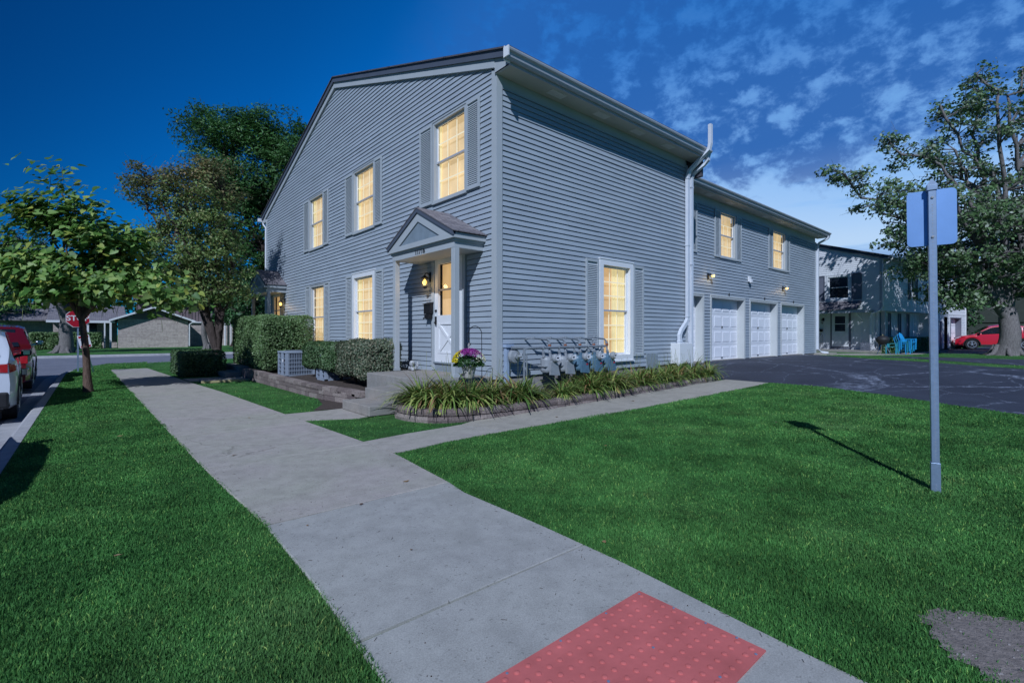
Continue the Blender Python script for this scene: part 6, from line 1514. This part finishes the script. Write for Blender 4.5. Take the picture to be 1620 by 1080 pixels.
hedge('dark_hedge', (-20, -10.5, 46, 48, 0, 2.1), 5000, .2, 'l_dark', 'dark tall hedge behind the parked cars across the street', 25)
hedge('dark_hedge', (3.2, 8.0, 36.5, 38.0, 0, 2.0), 5000, .16, 'l_hedged', 'dark hedge row seen behind the leaning tree and porch', 26)

# ================================================================== TREES
def leafquads(C, size, up, asp, seed=0):
    A, B = axes(len(C), size, up, asp); return A, B
def tree(name, label, base, fork, r0, blobs, ncl, cl_r, per, lsize, leaf, barkm, seed, nl=7, up=.5, asp=.65, limb_r=.6, lean=None, flat=.6, cat='tree', cut=0, leafmix=None, twig=True, split=1):
    """trunk base->fork; limbs to crown blobs; leaf clumps spread through the blobs"""
    r = np.random.default_rng(seed); root = empty(name, base); tag(root, label, cat)
    base = np.array(base, float); fork = np.array(fork, float)
    mb = MB(); n = 8; pts = []; rad = []
    for i in range(n+1):
        t = i/n; p = base*(1-t)+fork*t+np.array([math.sin(t*3+seed), math.cos(t*2.6+seed*2), 0])*r0*.35*math.sin(math.pi*t); pts.append(tuple(p))
        rad.append(r0*(1.35-.35*min(1, t*5) if t < .2 else 1.0-.22*t)*(.72 if i == n else 1))
    mb.tube([(base[0], base[1], base[2]-.2)]+pts, [rad[0]*1.25]+rad, 12)
    if r0 > .2:
        for k in range(6):
            t = k*1.05+seed; d = np.array([math.cos(t), math.sin(t), 0])
            mb.tube([tuple(base+d*r0*2.3-np.array([0, 0, .06])), tuple(base+d*r0*1.35+np.array([0, 0, .08])), tuple(base+d*r0*.8+np.array([0, 0, .5]))], [r0*.12, r0*.26, r0*.3], 6)
    wts = np.array([b[3]*b[4]*b[5] for b in blobs])**.6; wts /= wts.sum()
    idx = r.choice(len(blobs), ncl, p=wts); bl = np.array(blobs)[idx]
    d = r.normal(size=(ncl, 3)); d /= np.linalg.norm(d, axis=1)[:, None]; rr_ = r.uniform(.25, 1, ncl)**.5
    CL = bl[:, :3]+d*bl[:, 3:6]*rr_[:, None]
    # limbs
    li = r.choice(len(blobs), nl, p=wts, replace=True); li[:min(nl, len(blobs))] = np.arange(min(nl, len(blobs)))
    nodes = []
    for k in range(nl):
        b = np.array(blobs[li[k]]); d_ = r.normal(size=3); d_ /= np.linalg.norm(d_); tgt = b[:3]+d_*b[3:6]*.45
        h = np.linalg.norm(tgt-fork); mid = fork+(tgt-fork)*.42+np.array([0, 0, h*.14])+r.normal(0, .04*h, 3); m2_ = fork+(tgt-fork)*.72+np.array([0, 0, h*.08])+r.normal(0, .04*h, 3)
        P = [fork-(fork-base)*(.28 if r0 > .15 else .07), mid*.45+fork*.55, mid, m2_, tgt]; Rr = [r0*limb_r*1.1, r0*limb_r*.85, r0*limb_r*.55, r0*limb_r*.33, r0*.12]
        # resample
        Q = []; RQ = []
        for i in range(4):
            for t in np.linspace(0, 1, 4, endpoint=(i == 3)):
                Q.append(P[i]*(1-t)+P[i+1]*t+r.normal(0, .012*h, 3)*(0 if i == 0 else 1)); RQ.append(Rr[i]*(1-t)+Rr[i+1]*t)
        mb.tube([tuple(q) for q in Q], RQ, 8, cap=False)
        nodes += [(q, q_) for q, q_ in zip(Q[3:], RQ[3:])]
    NP = np.array([q for q, _ in nodes]); NR = np.array([q for _, q in nodes])
    mb2 = MB()
    for c in CL:
        dv = c-NP; dist = np.linalg.norm(dv, axis=1)+np.maximum(0, NP[:, 2]-c[2])*1.5; j = int(np.argmin(dist)); a = NP[j]; L_ = np.linalg.norm(c-a)
        m_ = a*.5+c*.5+np.array([0, 0, .10*L_])+r.normal(0, .06*L_, 3); rb = min(NR[j]*.6, .05*r0/.2+.01)
        mb2.tube([tuple(a), tuple(m_), tuple(c)], [rb, rb*.6, rb*.25], 5, cap=False)
        if twig:
            for q in range(3):
                e = c+r.normal(0, cl_r*.7, 3); mb2.tube([tuple(m_*.4+c*.6), tuple(e)], [rb*.35, rb*.1], 4, cap=False)
    tr = mb.build('trunk', MT[barkm], root, smooth='all'); mb2.build('branches', MT[barkm], root, smooth='all')
    N_ = ncl*per; cc = np.repeat(CL, per, 0)
    cs = np.repeat(r.uniform(.6, 1.25, ncl), per)[:, None]
    off = r.normal(size=(N_, 3)); off /= np.linalg.norm(off, axis=1)[:, None]; off *= (r.uniform(0, 1, N_)**.45)[:, None]*cl_r*1.25*cs; off[:, 2] *= flat
    C = cc+off
    ctr = np.array([np.mean([b[0] for b in blobs]), np.mean([b[1] for b in blobs]), np.mean([b[2] for b in blobs])-1.0]); ow = C-ctr; ow /= np.linalg.norm(ow, axis=1)[:, None]
    A, B = axes(N_, lsize, up, asp, outw=ow*.45+off/(cl_r*1.6)*.5)
    if leafmix:
        k = (C[:, 2]+r.normal(0, .4, N_)) > leafmix[0]
        quads('crown', C[~k], A[~k], B[~k], MT[leaf], root); quads('crown', C[k], A[k], B[k], MT[leafmix[1]], root)
    else: quads('crown', C, A, B, MT[leaf], root)
    return root, CL
# young catalpa on the verge (big heart shaped leaves, hanging pods)
catb = [(-5.65, 7.9, 2.9, 1.3, 1.3, .75), (-6.35, 8.2, 2.55, 1.0, 1.0, .55), (-4.85, 7.6, 2.5, .95, .95, .5), (-4.3, 7.1, 2.15, .5, .6, .28), (-5.95, 8.1, 4.0, .6, .6, .75), (-4.95, 8.2, 3.35, .75, .75, .6), (-7.0, 8.3, 3.0, .85, .8, .6), (-6.2, 8.2, 4.75, .22, .22, .35), (-6.65, 8.4, 3.9, .4, .4, .4), (-5.7, 7.6, 2.25, 1.1, .8, .2)]
def heart_leaves(name, C, size, m, par, seed):
    r = np.random.default_rng(seed); n = len(C); nm = rand_dirs(n)*.6+np.array([-.35, -.25, .75])+(C-np.mean(C, 0))*.25; nm /= np.linalg.norm(nm, axis=1)[:, None]
    a = rand_dirs(n)+np.array([0, 0, -.5]); a -= nm*(a*nm).sum(1)[:, None]; a /= np.linalg.norm(a, axis=1)[:, None]; b = np.cross(nm, a); s = (size*r.uniform(.5, 1.25, n))[:, None]
    prof = [(-.36, 0, 0), (-.5, .24, .06), (-.25, .43, .10), (.12, .33, .06), (.6, 0, -.10), (.12, -.33, .06), (-.25, -.43, .10), (-.5, -.24, .06)]
    V = np.stack([C+a*s*p+b*s*q+nm*s*w for p, q, w in prof]+[C+a*s*0], 1)-np.array(wloc(par)); k = 9
    me = bpy.data.meshes.new(name); me.vertices.add(n*k); me.vertices.foreach_set('co', V.ravel())
    fs = [(0, 1, 2, 8), (8, 2, 3, 4), (8, 4, 5, 6), (8, 6, 7, 0)]
    me.loops.add(n*16); me.loops.foreach_set('vertex_index', ((np.arange(n)*k)[:, None]+np.array(fs).ravel()).ravel().astype(np.int32))
    me.polygons.add(n*4); me.polygons.foreach_set('loop_start', (np.arange(n*4)*4).astype(np.int32)); me.update(calc_edges=True); me.validate(); me.materials.append(MT[m])
    o = bpy.data.objects.new(name, me); COL.objects.link(o); o.parent = par; return o
rt, CL = tree('catalpa_tree', 'young catalpa tree with big leaves and hanging pods on the verge', (-5.62, 7.88, 0), (-5.75, 7.97, 1.78),   .075, catb, 150, .28, 1, .05, 'l_catalpa', 'bark_brown', 31, nl=9, limb_r=.62, twig=True)
bpy.data.objects.remove([c for c in rt.children if c.name.startswith('crown')][0])
cc = np.repeat(CL, 56, 0)+rng.normal(0, .23, (len(CL)*56, 3))*np.array([1, 1, .6]); heart_leaves('crown', cc, .155, 'l_catalpa', rt, 5)
mb = MB()
for k in range(260):
    c = CL[rng.integers(len(CL))]; p = Vector(c)+Vector(rng.normal(0, .15, 3)); 
    if p.z > 3.2 and k % 3: continue
    L_ = random.uniform(.22, .42); dx, dy = random.uniform(-.03, .03), random.uniform(-.03, .03)
    mb.tube([p, p+Vector((dx, dy, -L_*.5)), p+Vector((dx*1.6, dy*1.2, -L_))], [.004, .0055, .002], 5)
mb.build('seed_pods', MT['l_pod'], rt)['kind'] = 'stuff'
# crabapple by the second steps: several leaning trunks
t2b = [(-2.9, 12.5, 4.5, 1.5, 1.5, 1.5), (-3.6, 13.1, 3.9, 1.2, 1.2, 1.4), (-2.4, 12.0, 3.5, 1.0, 1.0, 1.2), (-2.7, 12.4, 6.2, 1.3, 1.3, .9), (-3.8, 13.5, 6.3, .9, .9, .8), (-3.0, 12.3, 5.3, .9, .9, 1.0), (-2.5, 12.2, 2.7, 1.2, 1.0, .5), (-4.3, 13.7, 6.6, .5, .5, .4), (-2.5, 12.2, 6.9, .6, .6, .4)]
t2, _ = tree('crabapple_tree', 'crabapple tree turning orange at its top, with dark forked trunk', (-2.3, 11.95, 0), (-2.38, 12.0, .85), .19, t2b, 320, .36, 90, .095, 'l_crab', 'bark_dark', 41, nl=8, limb_r=.50, leafmix=(6.0, 'l_autumn'))
# tall honey locust behind the gable
t3b = [(.3, 19.9, 9.6, 2.8, 2.0, 2.4), (2.2, 18.4, 9.6, 2.0, 1.6, 2.0), (.5, 19.8, 9.4, 2.5, 1.8, 2.2), (-1.0, 21.1, 11.3, 1.9, 1.3, 1.1), (1.9, 18.7, 11.2, 1.9, 1.5, 1.1), (.4, 19.8, 11.6, 1.5, 1.2, .9), (.3, 19.9, 6.6, 2.2, 1.6, 1.8), (2.0, 18.9, 7.5, 1.8, 1.4, 2), (.7, 19.4, 4.9, 1.8, 1.5, .9), (-.2, 20.3, 8.3, 2.0, 1.4, 1.2), (2.8, 18.0, 8.5, 1.3, 1.3, 1.4)]
tree('locust_tree', 'tall dense green locust tree rising behind the gable wall', (1.7, 19.3, 0), (1.2, 19.2, 4.2), .26, t3b, 620, .55, 105, .18, 'l_locust', 'bark_dark', 51, nl=11, asp=.35, flat=.5)
# big maple on the right
t6b = [(27.6, -3.9, 3.4, 1.7, 1.6, .8), (26.6, -3.0, 3.0, 1.2, 1.2, .6), (28.3, -5.0, 4.0, 1.8, 1.6, .9), (27.0, -3.4, 3.7, 2.0, 1.9, .9), (25.7, -2.3, 4.7, 1.6, 1.6, .7), (29.4, -5.9, 4.3, 2.3, 2.3, 1.0), (27.3, -3.9, 13.6, .6, .6, 1.0), (22.0, .7, 9.2, .7, .6, .4), (24.0, -1.1, 10.6, .6, .6, .5), (26.0, -2.8, 12.2, .5, .5, .8), (28.6, -5.4, 13.4, .35, .4, .9), (27.9, -4.2, 5.9, 3.6, 3.4, 1.9), (25.7, -2.7, 7.1, 2.9, 2.6, 1.4), (23.9, -1.0, 7.9, 1.7, 1.5, .9), (26.9, -3.5, 10.6, 2.0, 2.0, 2.2), (27.4, -4.0, 12.8, .9, .9, .9), (25.2, -2.0, 10.0, 1.2, 1.2, .7), (28.9, -5.4, 7.9, 2.8, 2.8, 1.7), (29.9, -6.3, 10.6, 1.2, 1.3, 1.7), (26.2, -2.9, 4.9, 1.8, 1.8, .7), (30.8, -7, 6, 3, 3, 2), (22.9, .0, 8.9, .7, .7, .5), (28.5, -5.6, 12.2, .5, .5, .9), (24.6, -1.4, 6.0, 1.3, 1.2, .5)]
tree('maple_tree', 'large spreading maple with thick gray trunk on the court lawn', (28.4, -4.8, .27), (28.45, -4.9, 2.6), .43, t6b, 860, .42, 44, .16, 'l_maple', 'bark_gray', 61, nl=18, limb_r=.40, asp=.8, up=.35)
# street trees and background
tree('street_tree', 'old gray-barked street tree across the cross street', (-7.0, 39.3, 0), (-6.8, 39.2, 2.6), .42, [(-7.2, 39, 6.5, 4.5, 4, 2.6), (-4.5, 40, 5.2, 3, 3, 1.6), (-10, 39, 5.5, 3, 3, 1.8)], 130, .7, 45, .26, 'l_dark', 'bark_gray', 71, nl=8)
tree('street_tree', 'slim street tree with pale trunk before the brick house', (1.6, 39.6, 0), (1.35, 39.6, 2.3), .22, [(1.5, 39.8, 5.6, 2.8, 2.8, 2.0), (3.5, 40, 5.0, 2.0, 2, 1.5)], 80, .6, 42, .24, 'l_dark', 'bark_gray', 72, nl=6)
kinds = ['dense dark tree behind the parked pickup and far hedge', 'broad dark tree behind the pale brick house roof', 'leafy tree between the brick house and the pink house', 'dark tree just behind the farther porch roof', 'tall tree far behind the catalpa crown', 'wide tree at the edge of the picture over the parked SUV']
for i, (x, y, h, rr_) in enumerate([(-14, 56, 7.5, 4.0), (-4, 66, 8, 4.5), (5.6, 50, 7.0, 2.6), (4.8, 31.5 + 4, 7.2, 2.9), (-9, 70, 9, 4.5), (-19, 52, 8.5, 4.5)]):
    tree('background_tree', kinds[i], (x, y, 0), (x+.2, y, h*.3), .25, [(x, y, h*.62, rr_, rr_, h*.3), (x+rr_*.5, y, h*.45, rr_*.6, rr_*.6, h*.2), (x-rr_*.6, y, h*.5, rr_*.6, rr_*.6, h*.22)], 90, .75, 45, .32, 'l_dark', 'bark_dark', 80+i, nl=6, twig=False)
kinds = ['tree far beyond the red crossover, in front of the olive building', 'tree whose top just shows over the garage wing roof', 'tree at the far end of the court behind the maple', 'tall dark tree behind the olive building']
for i, (x, y, h, rr_) in enumerate([(54, 1.5, 8, 3.5), (22.5, 9.4, 8.9, 2.6), (50, -12, 9, 4.5), (66, -6, 12, 6)]):
    tree('background_tree', kinds[i], (x, y, .27), (x+.2, y, h*.3), .25, [(x, y, h*.62, rr_, rr_, h*.3), (x+rr_*.5, y, h*.5, rr_*.6, rr_*.6, h*.22), (x, y-rr_*.6, h*.5, rr_*.6, rr_*.6, h*.22)], 90, .7, 45, .26, 'l_dark', 'bark_dark', 95+i, nl=6, twig=False)
